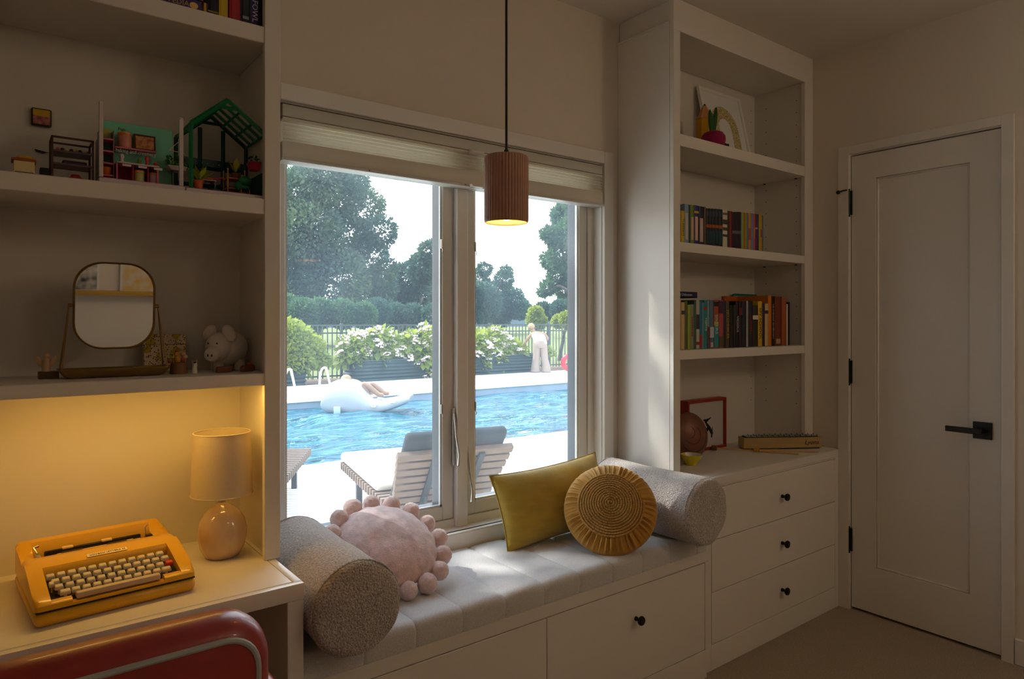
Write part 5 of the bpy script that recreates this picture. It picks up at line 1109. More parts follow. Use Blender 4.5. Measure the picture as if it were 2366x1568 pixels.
for i, (h_, e_, col, lb) in enumerate(((on_z(1650, 1034, .760), on_z(1845, 1047, .752), (110, 84, 40), 'wooden mallet with dark wound head lying beside the drum'), (on_z(1718, 1033, .760), on_z(1893, 1043, .752), (205, 150, 40), 'wooden mallet with orange head lying against the glockenspiel'))):
    if i == 1: h_ = h_ + Vector((-.01, -.075, 0)); e_ = e_ + Vector((0, .004, 0))
    h_.z = QZ+.0125; e_.z = QZ+.0035; t_ = thing('mallet', lb, 'mallet', (h_.x, h_.y, QZ), group='mallets on the dresser')
    bm = nb(); tube(bm, [h_, e_], .0033, 8); obj('stick', bm, quick((205, 160, 90), .55), t_)
    d_ = (e_-h_).normalized(); bm = nb(); tube(bm, [h_-d_*.013, h_-d_*.010, h_, h_+d_*.010, h_+d_*.013], [.008, .0115, .0125, .0115, .008] if i == 0 else [.006, .008, .009, .008, .006], 14); obj('head', bm, mat('wound_yarn_%d' % i, lin(*col), .9, var=.5, vs=120, bump=.5, bs=200), t_)
bw = on_z(1600, 1080, QZ); bx, by = bw.x+.045, bw.y+.040; bowl = thing('bowl', 'small yellow and white ceramic bowl at the bookcase corner', 'bowl', (bx, by, QZ))
prof = [(k_*1.08, z_) for k_, z_ in [(.020, 0), (.021, .004), (.030, .016), (.0385, .030), (.0425, .044), (.0405, .044), (.036, .030), (.026, .015), (.0, .010)]]
def bowl_mat():
    m = mat('white_yellow_glaze', (.75, .72, .66), .18, coat=.3); t = m.node_tree; N = t.nodes; L = t.links; p = N['Principled BSDF']; co = N.new('ShaderNodeTexCoord'); se = N.new('ShaderNodeSeparateXYZ'); L.new(co.outputs['Object'], se.inputs[0])
    nz = N.new('ShaderNodeTexNoise'); nz.inputs['Scale'].default_value = 25; L.new(co.outputs['Object'], nz.inputs['Vector']); ad = N.new('ShaderNodeMath'); ad.operation = 'MULTIPLY_ADD'; ad.inputs[1].default_value = .03; L.new(nz.outputs[0], ad.inputs[0]); L.new(se.outputs['X'], ad.inputs[2])
    cr = N.new('ShaderNodeValToRGB'); cr.color_ramp.elements[0].position = .026; cr.color_ramp.elements[1].position = .030; cr.color_ramp.elements[0].color = (*lin(222, 205, 20), 1); cr.color_ramp.elements[1].color = (*lin(225, 220, 205), 1); L.new(ad.outputs[0], cr.inputs[0]); L.new(cr.outputs[0], p.inputs['Base Color']); return m
bm = nb(); lathe(bm, prof, 40, (bx, by, QZ+.0005)); obj('glazed_body', bm, bowl_mat(), bowl)
bm = nb(); ball(bm, (bx-.028, by-.012, QZ+.038), (.010, .006, .004), 10, 6); obj('painted_leaf', bm, quick((60, 60, 20), .4), bowl)

# ------------------------------------------------------------------ behind the camera: added fill lamps, bed, ledge with pictures
cl = thing('fill_lamp', 'added opal globe fill lamp over the bed', 'fill lamp', (1.5, -.9, ZC-.05))  # no lamp known here; added out of view as warm room fill
bm = nb(); lathe(bm, [(.09, 0), (.09, .02), (.04, .03)], 32, (1.5, -.9, ZC-.0305)); obj('ceiling_plate', bm, M_hw, cl)
bm = nb(); ball(bm, (1.5, -.9, ZC-.13), (.14, .14, .105), 32, 18); obj('opal_globe', bm, mat('fill_lamp_glass', (.9, .85, .75), .3, emit=(1.0, .78, .54), estr=6.5, var=.01), cl)
flx, fly = 2.95, -.88
fl_l = thing('fill_lamp', 'added opal globe fill lamp on a rod by the door wall', 'fill lamp', (flx, fly, 2.0))  # second added lamp, brightens the right shelves, placed clear of pane reflections
bm = nb(); lathe(bm, [(.06, 0), (.06, .02), (.02, .026)], 24, (flx, fly, ZC-.0265)); obj('ceiling_plate', bm, M_hw, fl_l)
bm = nb(); cyl(bm, (flx, fly, 2.33), (flx, fly, ZC-.02), .008, n=12); obj('rod', bm, M_hw, fl_l)
bm = nb(); ball(bm, (flx, fly, 2.23), .13, 28, 16); obj('opal_globe', bm, mat('fill_lamp_glass_rod', (.9, .85, .75), .3, emit=(1.0, .78, .54), estr=19.0, var=.01), fl_l)
bed = thing('bed', 'low bed with striped blanket at the rear wall', 'bed', (1.0, -2.15, 0))
B('bed_base', (-.1, YB+.03, 0), (1.95, -1.62, .30), quick((205, 195, 180), .6), bed, .01); B('mattress', (-.1, YB+.03, .30), (1.95, -1.62, .50), quick((225, 222, 215), .85), bed, .04, 3)
def stripes():
    m = bpy.data.materials.new('striped_blanket'); m.use_nodes = True; t = m.node_tree; N = t.nodes; L = t.links; p = N['Principled BSDF']; p.inputs['Roughness'].default_value = .9; co = N.new('ShaderNodeTexCoord'); wv = N.new('ShaderNodeTexWave'); wv.inputs['Scale'].default_value = 2.6; wv.inputs['Distortion'].default_value = .6; wv.bands_direction = 'Y'
    cr = N.new('ShaderNodeValToRGB'); cr.color_ramp.interpolation = 'CONSTANT'; e = cr.color_ramp.elements; e[0].color = (*lin(225, 222, 218), 1); e[1].position = .45; e[1].color = (*lin(120, 132, 150), 1); q = e.new(.75); q.color = (*lin(206, 176, 150), 1)
    L.new(co.outputs['Object'], wv.inputs['Vector']); L.new(wv.outputs[0], cr.inputs[0]); L.new(cr.outputs[0], p.inputs['Base Color']); return m
bl_ = thing('blanket', 'striped blanket spread over the bed', 'blanket', (1.0, -2.0, .5)); bm = nb(); surf(bm, lambda u, w: Vector((-.08+2.0*u, YB+.06+1.0*w, .503+.008*noise.noise(Vector((u*8, w*6, 0)))+.006)), 30, 20); bmesh.ops.solidify(bm, geom=bm.faces[:], thickness=.006); obj('blanket_cloth', bm, stripes(), bl_)
lg = thing('picture_ledge', 'mustard picture ledge on the rear wall over the bed', 'shelf', (1.2, YB+.05, .95)); B('ledge_board', (-.3, YB, .95), (2.6, YB+.09, .968), quick((190, 150, 40), .5), lg, .002); B('ledge_lip', (-.3, YB+.082, .968), (2.6, YB+.09, .99), quick((190, 150, 40), .5), lg, .001)
for k, (col, w) in enumerate((((70, 84, 130), .26), ((214, 120, 110), .20), ((230, 226, 214), .30), ((40, 48, 66), .22), ((222, 180, 60), .28), ((150, 170, 150), .24))):
    x = -.1 + .40*k; cnm = ('slate blue', 'coral', 'off-white', 'ink', 'sunflower', 'sage')[k]
    t_ = thing('framed_print', f'{cnm} patterned print leaning on the mustard ledge', 'picture', (x, YB+.04, .968)); B('mount', (x-w/2, YB+.012, .969), (x+w/2, YB+.03, 1.33), quick((228, 224, 215), .5), t_, .002)
    B('print', (x-w/2+.02, YB+.029, .99), (x+w/2-.02, YB+.032, 1.31), mat('abstract_print_%d' % k, lin(*col), .7, var=1, vs=14, col2=lin(225, 218, 205), detail=1), t_)
# ------------------------------------------------------------------ garden and pool
G = -0.10
M_pave = mat('pale_limestone_paving', (.72, .68, .62), .8, var=.10, vs=5, bump=.1, bs=90)
M_joint = mat('sand_joint', (.45, .42, .37), .95, var=.2, vs=60)
M_cope = mat('white_coping_stone', (.80, .77, .72), .7, var=.06, vs=7)
M_poolw = mat('pool_plaster', (.24, .33, .42), .6, var=.08, vs=4)
M_lawn = mat('summer_lawn', (.10, .15, .035), .95, var=.5, vs=1.6, col2=(.19, .18, .055), bump=.6, bs=40, dist=.05)
M_mulch = mat('bark_mulch', (.16, .10, .07), .95, var=.5, vs=30, bump=.8, bs=70, dist=.03)
PX0, PX1, PY0, PY1 = -6.0, 19.0, 6.7, 12.3
bm = nb()
box(bm, (-14, 2.22, G-.35), (34, PY0-.35, G-.012)); box(bm, (-14, PY1+.35, G-.35), (34, 15.2, G))
box(bm, (-14, PY0-.35, G-.35), (PX0-.35, PY1+.35, G)); box(bm, (PX1+.35, PY0-.35, G-.35), (34, PY1+.35, G))
patio = struct('patio', bm, M_joint)
bm = nb(); box(bm, (-14, 15.2, G-.3), (34, 16.9, G-.02)); struct('planting_strip', bm, M_mulch)
bm = nb(); box(bm, (-90, 16.9, G-.5), (200, 160, G-.03)); struct('lawn', bm, M_lawn)
slab = None
for i in range(14):
    for j in range(5):
        x, y = -3.0 + .90*i, 2.27 + .82*j
        if slab is None:
            slab = B('paving_slab', (0, 0, G-.04), (.892, .812, G), M_pave, None, .003); slab.data.transform(Matrix.Translation((0,0,0))); slab.parent = patio; slab.location = (x, y, 0)
        else: share(slab, 'paving_slab', patio, Matrix.Translation((x, y, 0)))
bm = nb(); box(bm, (-14, PY1+.36, G), (34, 15.2, G+.004)); obj('far_paving', bm, M_pave, patio)
pool = nb()
box(pool, (PX0-.2, PY0-.2, -1.7), (PX1+.2, PY1+.2, -1.55)); box(pool, (PX0-.2, PY0-.2, -1.55), (PX1+.2, PY0, G-.02)); box(pool, (PX0-.2, PY1, -1.55), (PX1+.2, PY1+.2, G-.02))
box(pool, (PX0-.2, PY0, -1.55), (PX0, PY1, G-.02)); box(pool, (PX1, PY0, -1.55), (PX1+.2, PY1, G-.02)); basin = struct('pool_basin', pool, M_poolw)
cs = None
for k in range(28):
    x = PX0-.36 + .92*k
    for y0 in (PY0-.36, PY1-.04):
        if cs is None:
            cs = B('coping_stone', (0, 0, G-.03), (.914, .40, G+.006), M_cope, None, .01, 2); cs.parent = basin; cs.location = (x, y0, 0)
        else: share(cs, 'coping_stone', basin, Matrix.Translation((x, y0, 0)))

# water
def water_material():
    m = bpy.data.materials.new('pool_water'); m.use_nodes = True; t = m.node_tree; N = t.nodes; L = t.links
    p = N['Principled BSDF']; p.inputs['Roughness'].default_value = .03; p.inputs['IOR'].default_value = 1.33; p.inputs['Specular IOR Level'].default_value = .5
    co = N.new('ShaderNodeTexCoord'); mp = N.new('ShaderNodeMapping'); mp.inputs['Scale'].default_value = (.75, 1.9, 1); mp.inputs['Rotation'].default_value = (0, 0, .25)
    L.new(co.outputs['Object'], mp.inputs[0])
    n1 = N.new('ShaderNodeTexNoise'); n1.inputs['Scale'].default_value = 3.4; n1.inputs['Detail'].default_value = 3; n1.inputs['Distortion'].default_value = .35
    L.new(mp.outputs[0], n1.inputs['Vector'])
    cr = N.new('ShaderNodeValToRGB'); e = cr.color_ramp.elements
    e[0].position = .30; e[0].color = (.004, .05, .085, 1); e[1].position = .72; e[1].color = (.09, .29, .34, 1)
    q = e.new(.50); q.color = (.008, .115, .18, 1); L.new(n1.outputs[0], cr.inputs[0]); L.new(cr.outputs[0], p.inputs['Base Color'])
    bn = N.new('ShaderNodeBump'); bn.inputs['Strength'].default_value = .9; bn.inputs['Distance'].default_value = .18
    L.new(n1.outputs[0], bn.inputs['Height']); L.new(bn.outputs[0], p.inputs['Normal'])
    return m
nx, ny = 300, 90
xs = np.linspace(PX0, PX1, nx); ys = np.linspace(PY0, PY1, ny); X, Y = np.meshgrid(xs, ys)
rs = np.random.RandomState(3); Z = np.zeros_like(X)
for k in range(26):
    a = rs.uniform(0, 2*PI); w = rs.uniform(1.8, 7.5); Z += (.010/ (w**.75)) * np.sin(w*(X*np.cos(a)+Y*np.sin(a)) + rs.uniform(0, 6.28)) * 1.6
V = np.stack([X, Y, Z + G - .17], -1).reshape(-1, 3); I = np.arange(nx*ny).reshape(ny, nx)
F = np.stack([I[:-1, :-1], I[:-1, 1:], I[1:, 1:], I[1:, :-1]], -1).reshape(-1, 4)
water = raw('pool_water', V, F, water_material()); water.data.shade_smooth(); tag(water, None, None, kind='structure')

# pool hand rails
M_chrome = mat('polished_steel', (.75, .76, .78), .12, metal=1.0, var=.03)
for i, (x, lb) in enumerate(((4.53, 'steel pool ladder rail standing beside the corrugated planter'), (5.22, 'steel pool ladder rail closest to the white pool float'))):
    r_ = thing('pool_rail', lb, 'ladder rail', (x, 13.05, G+.004), group='pool ladder rails')
    pts = [(x, 13.05, G+.006), (x, 13.04, G+.28)] + [(x, 12.78+.26*math.cos(a), G+.32+.24*math.sin(a)) for a in [PI*k/12 for k in range(0, 8)]] + [(x, 12.42, G+.10), (x, 12.26, G-.34)]
    bm = nb(); tube(bm, pts, .024, 10); obj('rail_tube', bm, M_chrome, r_)
    bm = nb(); lathe(bm, [(.055, 0), (.055, .008), (.03, .02)], 16, (x, 13.05, G+.004)); obj('escutcheon', bm, M_chrome, r_)

# fence
M_fence = mat('dark_green_steel_fence', (.045, .065, .06), .45, metal=.3, var=.1)
FY, FX0, FX1 = 16.35, 2.5, 21.0
fence = thing('fence', 'dark steel picket fence running behind the planters', 'fence', (11, FY, G))
pk = None; n = int((FX1-FX0)/.125)
for k in range(n):
    x = FX0 + .125*k
    if pk is None:
        bm = nb(); box(bm, (-.011, -.011, G+.03), (.011, .011, G+1.36)); pk = obj('picket', bm, M_fence); pk.parent = fence; pk.location = Vector((x, FY, 0)) - fence.location
    else: share(pk, 'picket', fence, Matrix.Translation(Vector((x, FY, 0)) - fence.location))
for z in (G+.09, G+1.17, G+1.365):
    B('fence_rail', (FX0, FY-.02, z-.018), (FX1, FY+.02, z+.018), M_fence, fence)
for k in range(9):
    bm = nb(); x = FX0 + 2.31*k; box(bm, (x-.032, FY-.032, G-.02), (x+.032, FY+.032, G+1.42), .004); obj('fence_post', bm, M_fence, fence)

# leaves
def leaf_mat(name, c1, c2, tl, vs=1.5, fac=.4):
    m = mat(name, c1, .55, var=.5, vs=vs, col2=c2, spec=.3); t = m.node_tree; p = t.nodes['Principled BSDF']
    x = t.nodes.new('ShaderNodeBsdfTranslucent'); x.inputs[0].default_value = (*tl, 1); ms = t.nodes.new('ShaderNodeMixShader'); ms.inputs[0].default_value = fac
    t.links.new(p.outputs[0], ms.inputs[1]); t.links.new(x.outputs[0], ms.inputs[2]); t.links.new(ms.outputs[0], t.nodes['Material Output'].inputs[0]); return m
M_bark = mat('grey_brown_bark', (.10, .085, .07), .9, var=.4, vs=9, bump=.8, bs=20, dist=.05)
M_lf_oak_haze = leaf_mat('oak_leaf_hazed', (.042, .10, .125), (.12, .16, .06), (.10, .19, .12), .25, .35)  # distance haze tinted into the blue, sunlit patches into the yellower tone
M_lf_haze = leaf_mat('hedge_leaf_hazed', (.046, .105, .11), (.065, .13, .085), (.09, .18, .11), .3, .3)  # bluish tint paints air haze onto the far trees and hedges
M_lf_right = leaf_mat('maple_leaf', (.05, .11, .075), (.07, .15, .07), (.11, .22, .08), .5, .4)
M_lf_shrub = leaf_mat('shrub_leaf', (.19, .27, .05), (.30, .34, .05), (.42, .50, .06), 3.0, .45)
M_lf_hyd = leaf_mat('hydrangea_leaf', (.07, .17, .035), (.26, .30, .04), (.40, .46, .05), 5.0, .4)
M_petal = mat('white_petals', (.85, .82, .78), .7, var=.12, vs=20, col2=(.85, .72, .70))
def tree(name, label, base, blobs, n, size, lm, seed, group=None, trunk_r=.3, trunk_top=None, cat='tree'):
    rng = np.random.RandomState(seed); t = thing(name, label, cat, base, group=group)
    c = np.mean([b[:3] for b in blobs], 0); tt = Vector(trunk_top if trunk_top else c)
    bm = nb(); b0 = Vector(base); mid = b0.lerp(tt, .5) + Vector((.2, .1, 0))*trunk_r
    tube(bm, [b0 - Vector((0,0,.15)), mid, tt], [trunk_r, trunk_r*.8, trunk_r*.35], 10)
    for b in blobs[::2]:
        q = b0.lerp(tt, .62); tube(bm, [q, q.lerp(Vector(b[:3]), .6) + Vector((0,0,.2)), Vector(b[:3])], [trunk_r*.4, trunk_r*.22, trunk_r*.08], 6)
    obj('trunk', bm, M_bark, t)
    P, D = blob_points(rng, blobs, n); v, f = leaves(rng, P, D, size); o = raw('foliage', v, f, lm, t); o['kind'] = 'stuff'
    return t
def at(px, py, depth): return Vector((0,0,CAM_H)) + ray(px, py)*depth
def blobs_px(lst, depth, rng, jit=.12):
    out = []
    for px, py, rp in lst:
        c = at(px, py, depth*(1+rng.uniform(-jit, jit))); out.append((c.x, c.y, c.z, rp*depth/FPX))
    return out
rg = np.random.RandomState(11)
oak = [(690, 450, 62), (745, 420, 55), (790, 450, 55), (840, 480, 50), (880, 535, 36), (650, 520, 70), (715, 540, 75), (790, 560, 70), (845, 590, 55), (880, 660, 40), (690, 620, 80), (770, 650, 80), (830, 690, 55),
       (600, 470, 80), (540, 560, 90), (580, 650, 90), (660, 690, 70), (820, 420, 30), (890, 625, 28), (760, 398, 30), (700, 405, 30), (640, 425, 40)]
D_ = 42; b0 = at(720, 743, D_); tree('oak_tree', 'huge spreading oak filling the sky beyond the fence', (b0.x, b0.y, G-.04), blobs_px(oak, D_, rg, .07), 72000, .25, M_lf_oak_haze, 1, trunk_r=.55)
hl = [(905, 690, 45), (940, 650, 42), (975, 620, 32), (995, 585, 26), (985, 680, 45), (1010, 640, 40), (1040, 680, 45), (930, 720, 40)]
D_ = 56; b0 = at(960, 743, D_); tree('ash_tree', 'haze-blue round tree behind the fence right of the oak', (b0.x, b0.y, G-.04), blobs_px(hl, D_, rg), 26000, .31, M_lf_haze, 2)
hr = [(1110, 700, 48), (1150, 690, 45), (1100, 650, 32), (1120, 622, 16), (1165, 645, 22), (1180, 700, 40), (1145, 720, 45), (1075, 690, 40), (1060, 650, 36), (1205, 715, 24), (1170, 628, 12)]
D_ = 76; b0 = at(1130, 743, D_); tree('birch_tree', 'loose-topped green tree above the fence beside the person', (b0.x, b0.y, G-.04), blobs_px(hr, D_, rg), 26000, .34, M_lf_haze, 3)
rt = [(1300, 500, 26), (1320, 540, 36), (1280, 545, 22), (1265, 540, 14), (1300, 590, 34), (1270, 600, 20), (1330, 620, 40), (1290, 640, 26), (1265, 665, 16), (1255, 675, 10), (1310, 480, 22), (1345, 480, 40), (1360, 560, 50), (1300, 668, 18), (1340, 670, 20), (1375, 640, 40)]
D_ = 24; b0 = at(1385, 743, D_); tree('maple_tree', 'leafy maple reaching in beside the right window sash', (b0.x, b0.y, G-.04), blobs_px(rt, D_, rg, .06), 20000, .15, M_lf_right, 4, trunk_r=.2)
for i, (pxs, D_, lb, n, sz, lm) in enumerate((
        ([(660, 720, 40), (700, 725, 35), (740, 722, 35), (790, 725, 34), (840, 728, 30), (620, 715, 40)], 26, 'low green hedge shrub at the foot of the oak', 20000, .13, M_lf_right),
        ([(870, 722, 34), (910, 728, 30), (955, 728, 28), (1000, 730, 28), (1040, 730, 28)], 33, 'dim low hedge shrub under the haze-blue round tree', 15000, .13, M_lf_haze),
        ([(1255, 715, 18), (1275, 722, 18), (1295, 715, 22), (1315, 705, 28), (1345, 700, 34)], 60, 'rounded dark shrub under the maple beyond the lawn', 12000, .28, M_lf_haze),
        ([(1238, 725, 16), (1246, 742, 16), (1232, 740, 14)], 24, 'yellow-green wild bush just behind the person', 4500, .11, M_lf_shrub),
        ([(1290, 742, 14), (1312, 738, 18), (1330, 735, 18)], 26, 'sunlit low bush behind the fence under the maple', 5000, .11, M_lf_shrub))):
    b0 = at(pxs[0][0], 743, D_); tree('hedge_shrub', lb, (b0.x, b0.y, G-.04), blobs_px(pxs, D_, rg, .04), n, sz, lm, 20+i, group='shrubs beyond the fence', trunk_r=.08, cat='shrub')
# patio tree standing out of view, left of the window; it filters the sun that reaches the bench
pt_b = [(-2.2, 6.75, 8.1, 1.15), (-1.5, 6.5, 7.6, .75), (-2.9, 7.2, 8.6, .9), (-2.4, 6.0, 7.4, .8), (-1.9, 7.2, 8.9, .8), (-3.2, 6.4, 7.7, .9)]
tree('patio_tree', 'slender patio tree between the house wall and the pool', (-4.2, 6.0, G-.02), pt_b, 2300, .16, M_lf_right, 9, trunk_r=.11, trunk_top=(-2.6, 6.6, 8.0))
# far hills
hv, hf = [], []
for i in range(60):
    px = 400 + 22*i; c = at(px, 743, 330 + 20*math.sin(i*.35)); zt = CAM_H + (46 + 9*math.sin(i*.31) + 5*math.sin(i*.9+1))*330/FPX
    hv += [(c.x, c.y, -4), (c.x, c.y, zt), (c.x*1.25, c.y*1.25, zt*.95), (c.x*1.3, c.y*1.3, -4)]
for i in range(59):
    for k in range(3): hf.append((4*i+k, 4*i+k+1, 4*i+k+5, 4*i+k+4))
hills = raw('hills', hv, hf, mat('wooded_blue_hill', (.062, .10, .115), .95, var=.2, vs=.08)); tag(hills, None, None, kind='structure')

# raised planters with hydrangeas
M_corr = mat('corrugated_slate_steel', (.06, .095, .10), .45, metal=.5, var=.15, vs=5)
M_soil = mat('dark_soil', (.05, .035, .025), .95, var=.3, vs=40)
def planter(x0, x1, label):
    y0, y1, h = 15.35, 16.15, .52; t = thing('raised_planter', label, 'planter', ((x0+x1)/2, (y0+y1)/2, G-.02), group='raised planters along the fence')
    bm = nb(); ring = rrect(x1-x0, y1-y0, .25, 5, (x0+x1)/2, (y0+y1)/2); rings = []
    for k in range(25):
        z = G-.02 + h*k/24; o = .018*math.sin(k*PI/2); cx, cy = (x0+x1)/2, (y0+y1)/2
        rings.append([(x + o*(1 if x > cx else -1), y + o*(1 if y > cy else -1), z) for x, y in ring])
    loft(bm, rings, cap1=False); obj('corrugated_wall', bm, M_corr, t)
    bm = nb(); prism(bm, rrect(x1-x0-.04, y1-y0-.04, .23, 5, (x0+x1)/2, (y0+y1)/2), G+.3, G+h-.06); obj('soil', bm, M_soil, t)
    bm = nb(); tube(bm, [(x, y, G-.02+h) for x, y in ring], .016, 6, closed=True); obj('rim', bm, M_corr, t)
for x0, x1, lb in ((3.6, 5.9, 'corrugated dark planter behind the ladder rails'), (7.0, 9.3, 'corrugated dark planter behind the white pool float'), (10.4, 12.95, 'corrugated dark planter beside the bending person')):
    planter(x0, x1, lb)
leafm = bmesh.new()
_c = [(0, 0, 0), (.30, .24, .02), (.62, .26, .03), (1, 0, -.05), (.62, -.26, .03), (.30, -.24, .02)]
_lv = [leafm.verts.new(p) for p in _c]; _ls = [leafm.verts.new(p) for p in ((.33, 0, -.02), (.66, 0, -.025))]
for q in ((0, 6, 1), (1, 6, 7, 2), (2, 7, 3), (0, 5, 6), (5, 4, 7, 6), (4, 3, 7)): leafm.faces.new([(_lv+_ls)[i] for i in q])
LEAF = bpy.data.meshes.new('leaf'); leafm.to_mesh(LEAF); leafm.free(); LEAF.materials.append(M_lf_hyd)
bm = nb(); rr_ = random.Random(5)
for k in range(16):
    a = rr_.uniform(0, 2*PI); e = rr_.uniform(.1, 1.4); c = Vector((math.cos(a)*math.cos(e), math.sin(a)*math.cos(e), math.sin(e)*.75))*.8
    for q in range(4):
        b = a + q*PI/2; u = Vector((math.cos(b), math.sin(b), .3)).normalized()*.32; w = c.cross(u).normalized()*.16
        vs = [bm.verts.new(p) for p in (c, c+u*.6+w, c+u, c+u*.6-w)]; bm.faces.new(vs)
FLOW = bpy.data.meshes.new('blossom'); bm.to_mesh(FLOW); bm.free(); FLOW.materials.append(M_petal)
def bush(label, blobs, n, size, lm, seed, nleaf, nflow, base, fsize=.165):
    rng = np.random.RandomState(seed); t = thing('hydrangea_bush', label, 'bush', base, group='bushes along the pool fence')
    P, D = blob_points(rng, blobs, n); v, f = leaves(rng, P, D, size, .6); o = raw('foliage', v, f, lm, t); o['kind'] = 'stuff'
    bm = nb()
    for b in blobs: tube(bm, [Vector(base), Vector(base).lerp(Vector(b[:3]), .6), Vector(b[:3])], [.02, .014, .006], 5)
    obj('stem', bm, M_bark, t)
    P, D = blob_points(rng, blobs, 4000)
    ok = [i for i in range(4000) if D[i][1] < .25 or D[i][2] > .5]
    for k in range(nleaf):
        i = ok[k]; d = Vector(D[i]); d.z -= .35; q = d.to_track_quat('X', 'Z'); p = Vector(P[i]) + Vector(D[i])*.04
        c = bpy.data.objects.new('leaf', LEAF); COL.objects.link(c); c.parent = t
        c.matrix_local = Matrix.Translation(p - t.location) @ q.to_matrix().to_4x4() @ Matrix.Rotation(rng.uniform(-.6, .6), 4, 'X') @ Matrix.Scale(size*rng.uniform(1.3, 2.0), 4)
    for k in range(nflow):
        i = ok[nleaf+k]; p = Vector(P[i]) + Vector(D[i])*.06
        c = bpy.data.objects.new('blossom', FLOW); COL.objects.link(c); c.parent = t
        c.matrix_local = Matrix.Translation(p - t.location) @ Matrix.Rotation(rng.uniform(-.8, .8), 4, 'X') @ Matrix.Rotation(rng.uniform(0, 6), 4, 'Z') @ Matrix.Scale(fsize*rng.uniform(.6, 1.2), 4)
def bl(lst, Y):
    o = []
    for px, py, rp in lst:
        p = on_y(px, py, Y); dep = Y/ray(px, py).y; o.append((p.x, p.y, p.z, rp*dep/FPX))
    return o
bush('feathery green shrub behind the pool ladder', bl([(665, 790, 34), (695, 785, 32), (720, 800, 28), (660, 760, 26), (690, 830, 34), (735, 830, 22), (660, 840, 30), (750, 835, 14)], 15.6), 5200, .11, M_lf_shrub, 41, 70, 0, (4.8, 15.7, G+.40))
bush('white-flowered hydrangea bush behind the pool float', bl([(805, 805, 26), (840, 795, 28), (875, 790, 26), (905, 800, 26), (870, 820, 26), (820, 825, 24), (795, 820, 18), (880, 770, 12)], 15.6), 1800, .14, M_lf_hyd, 42, 90, 52, (8.1, 15.7, G+.40))
bush('tall white-flowered hydrangea bush left of the window mullion', bl([(955, 800, 28), (985, 785, 30), (975, 820, 30), (995, 840, 30), (1010, 800, 30), (950, 780, 16), (1000, 870, 18)], 15.5), 1800, .14, M_lf_hyd, 43, 80, 66, (10.0, 15.7, G+.40))
bush('spreading hydrangea bush the person is tending', bl([(1100, 800, 26), (1130, 790, 28), (1160, 800, 26), (1190, 810, 20), (1110, 830, 26), (1145, 825, 24), (1105, 855, 16), (1140, 770, 14), (1205, 815, 16), (1085, 790, 26)], 15.6), 2000, .14, M_lf_hyd, 44, 90, 62, (11.4, 15.7, G+.40))
bush('small seedling growing at the planter end beside the person', bl([(1268, 808, 8), (1275, 815, 6), (1262, 820, 6)], 15.8), 200, .09, M_lf_hyd, 45, 12, 0, (12.92, 15.6, G+.40))

# bending person
M_skin = mat('sunlit_skin', (.30, .18, .115), .55, var=.05, sss=.1)
M_hair = mat('pale_blond_hair', (.34, .25, .14), .6, var=.2, vs=60)
M_shirt = mat('white_sleeveless_top', (.55, .51, .50), .85, var=.04, vs=20, bump=.2, bs=30)
M_trou = mat('sand_linen_trousers', (.30, .235, .20), .9, var=.08, vs=20, bump=.3, bs=30)
def skin_mesh(name, joints, edges, m, parent, sub=2, root=0):
    me = bpy.data.meshes.new(name); me.from_pydata([j[:3] for j in joints], edges, [])
    o = bpy.data.objects.new(name, me); COL.objects.link(o)
    sm = o.modifiers.new('skin', 'SKIN'); sm.use_smooth_shade = True
    for i, j in enumerate(joints):
        v = me.skin_vertices[0].data[i]; v.radius = (j[3], j[4] if len(j) > 4 else j[3]); v.use_root = (i == root)
    ss = o.modifiers.new('sub', 'SUBSURF'); ss.levels = sub; ss.render_levels = sub
    dg = bpy.context.evaluated_depsgraph_get(); dg.update(); m2 = bpy.data.meshes.new_from_object(o.evaluated_get(dg))
    bpy.data.objects.remove(o); m2.shade_smooth(); m2.materials.clear(); m2.materials.append(m)
    o = bpy.data.objects.new(name, m2); COL.objects.link(o)
    if parent: o.parent = parent
    return o
pf = on_z(1250, 860, G); person = thing('person', 'person in a white top and sand wide-leg trousers bending over the planter', 'person', (pf.x, pf.y, G+.004), -YAW)
J = [(-.02, 0, .86, .12, .10), (-.05, .04, .98, .125, .10), (-.10, .10, 1.08, .14, .10), (-.17, .17, 1.14, .06, .06), (-.24, .22, 1.20, .06, .06), (-.29, .25, 1.29, .085, .10), (-.31, .27, 1.36, .06, .07),
     (-.26, .10, 1.09, .058), (-.39, .16, .95, .045), (-.47, .24, .80, .036), (-.50, .28, .72, .036),
     (.12, .12, 1.07, .058), (.20, .10, .96, .045), (.12, .22, .87, .036), (.06, .27, .83, .034),
     (-.10, 0, .80, .10), (-.13, .02, .45, .07), (-.16, .0, .08, .045), (-.17, -.10, .035, .04),
     (.06, 0, .80, .10), (.10, .02, .45, .07), (.15, .0, .08, .045), (.17, -.10, .035, .04)]
E_ = [(0,1), (1,2), (2,3), (3,4), (4,5), (5,6), (2,7), (7,8), (8,9), (9,10), (2,11), (11,12), (12,13), (13,14), (0,15), (15,16), (16,17), (17,18), (0,19), (19,20), (20,21), (21,22)]
def add_hand(J, E, j, d, side):
    d = Vector(d).normalized(); s = d.cross(Vector(side)).normalized(); p = Vector(J[j][:3])
    for k, (o, l) in enumerate(((-.030, .045), (-.024, .075), (-.008, .085), (.008, .080), (.023, .062))):
        a = p + s*o + d*(.005 if k == 0 else .022); m = a + (d*.6 + (s*-.6 if k == 0 else s*0))*l + Vector(side)*.006; t = m + d*l*.45 - Vector(side)*.012
        n = len(J); J += [(*a, .012), (*m, .0095), (*t, .008)]; E += [(j, n), (n, n+1), (n+1, n+2)]
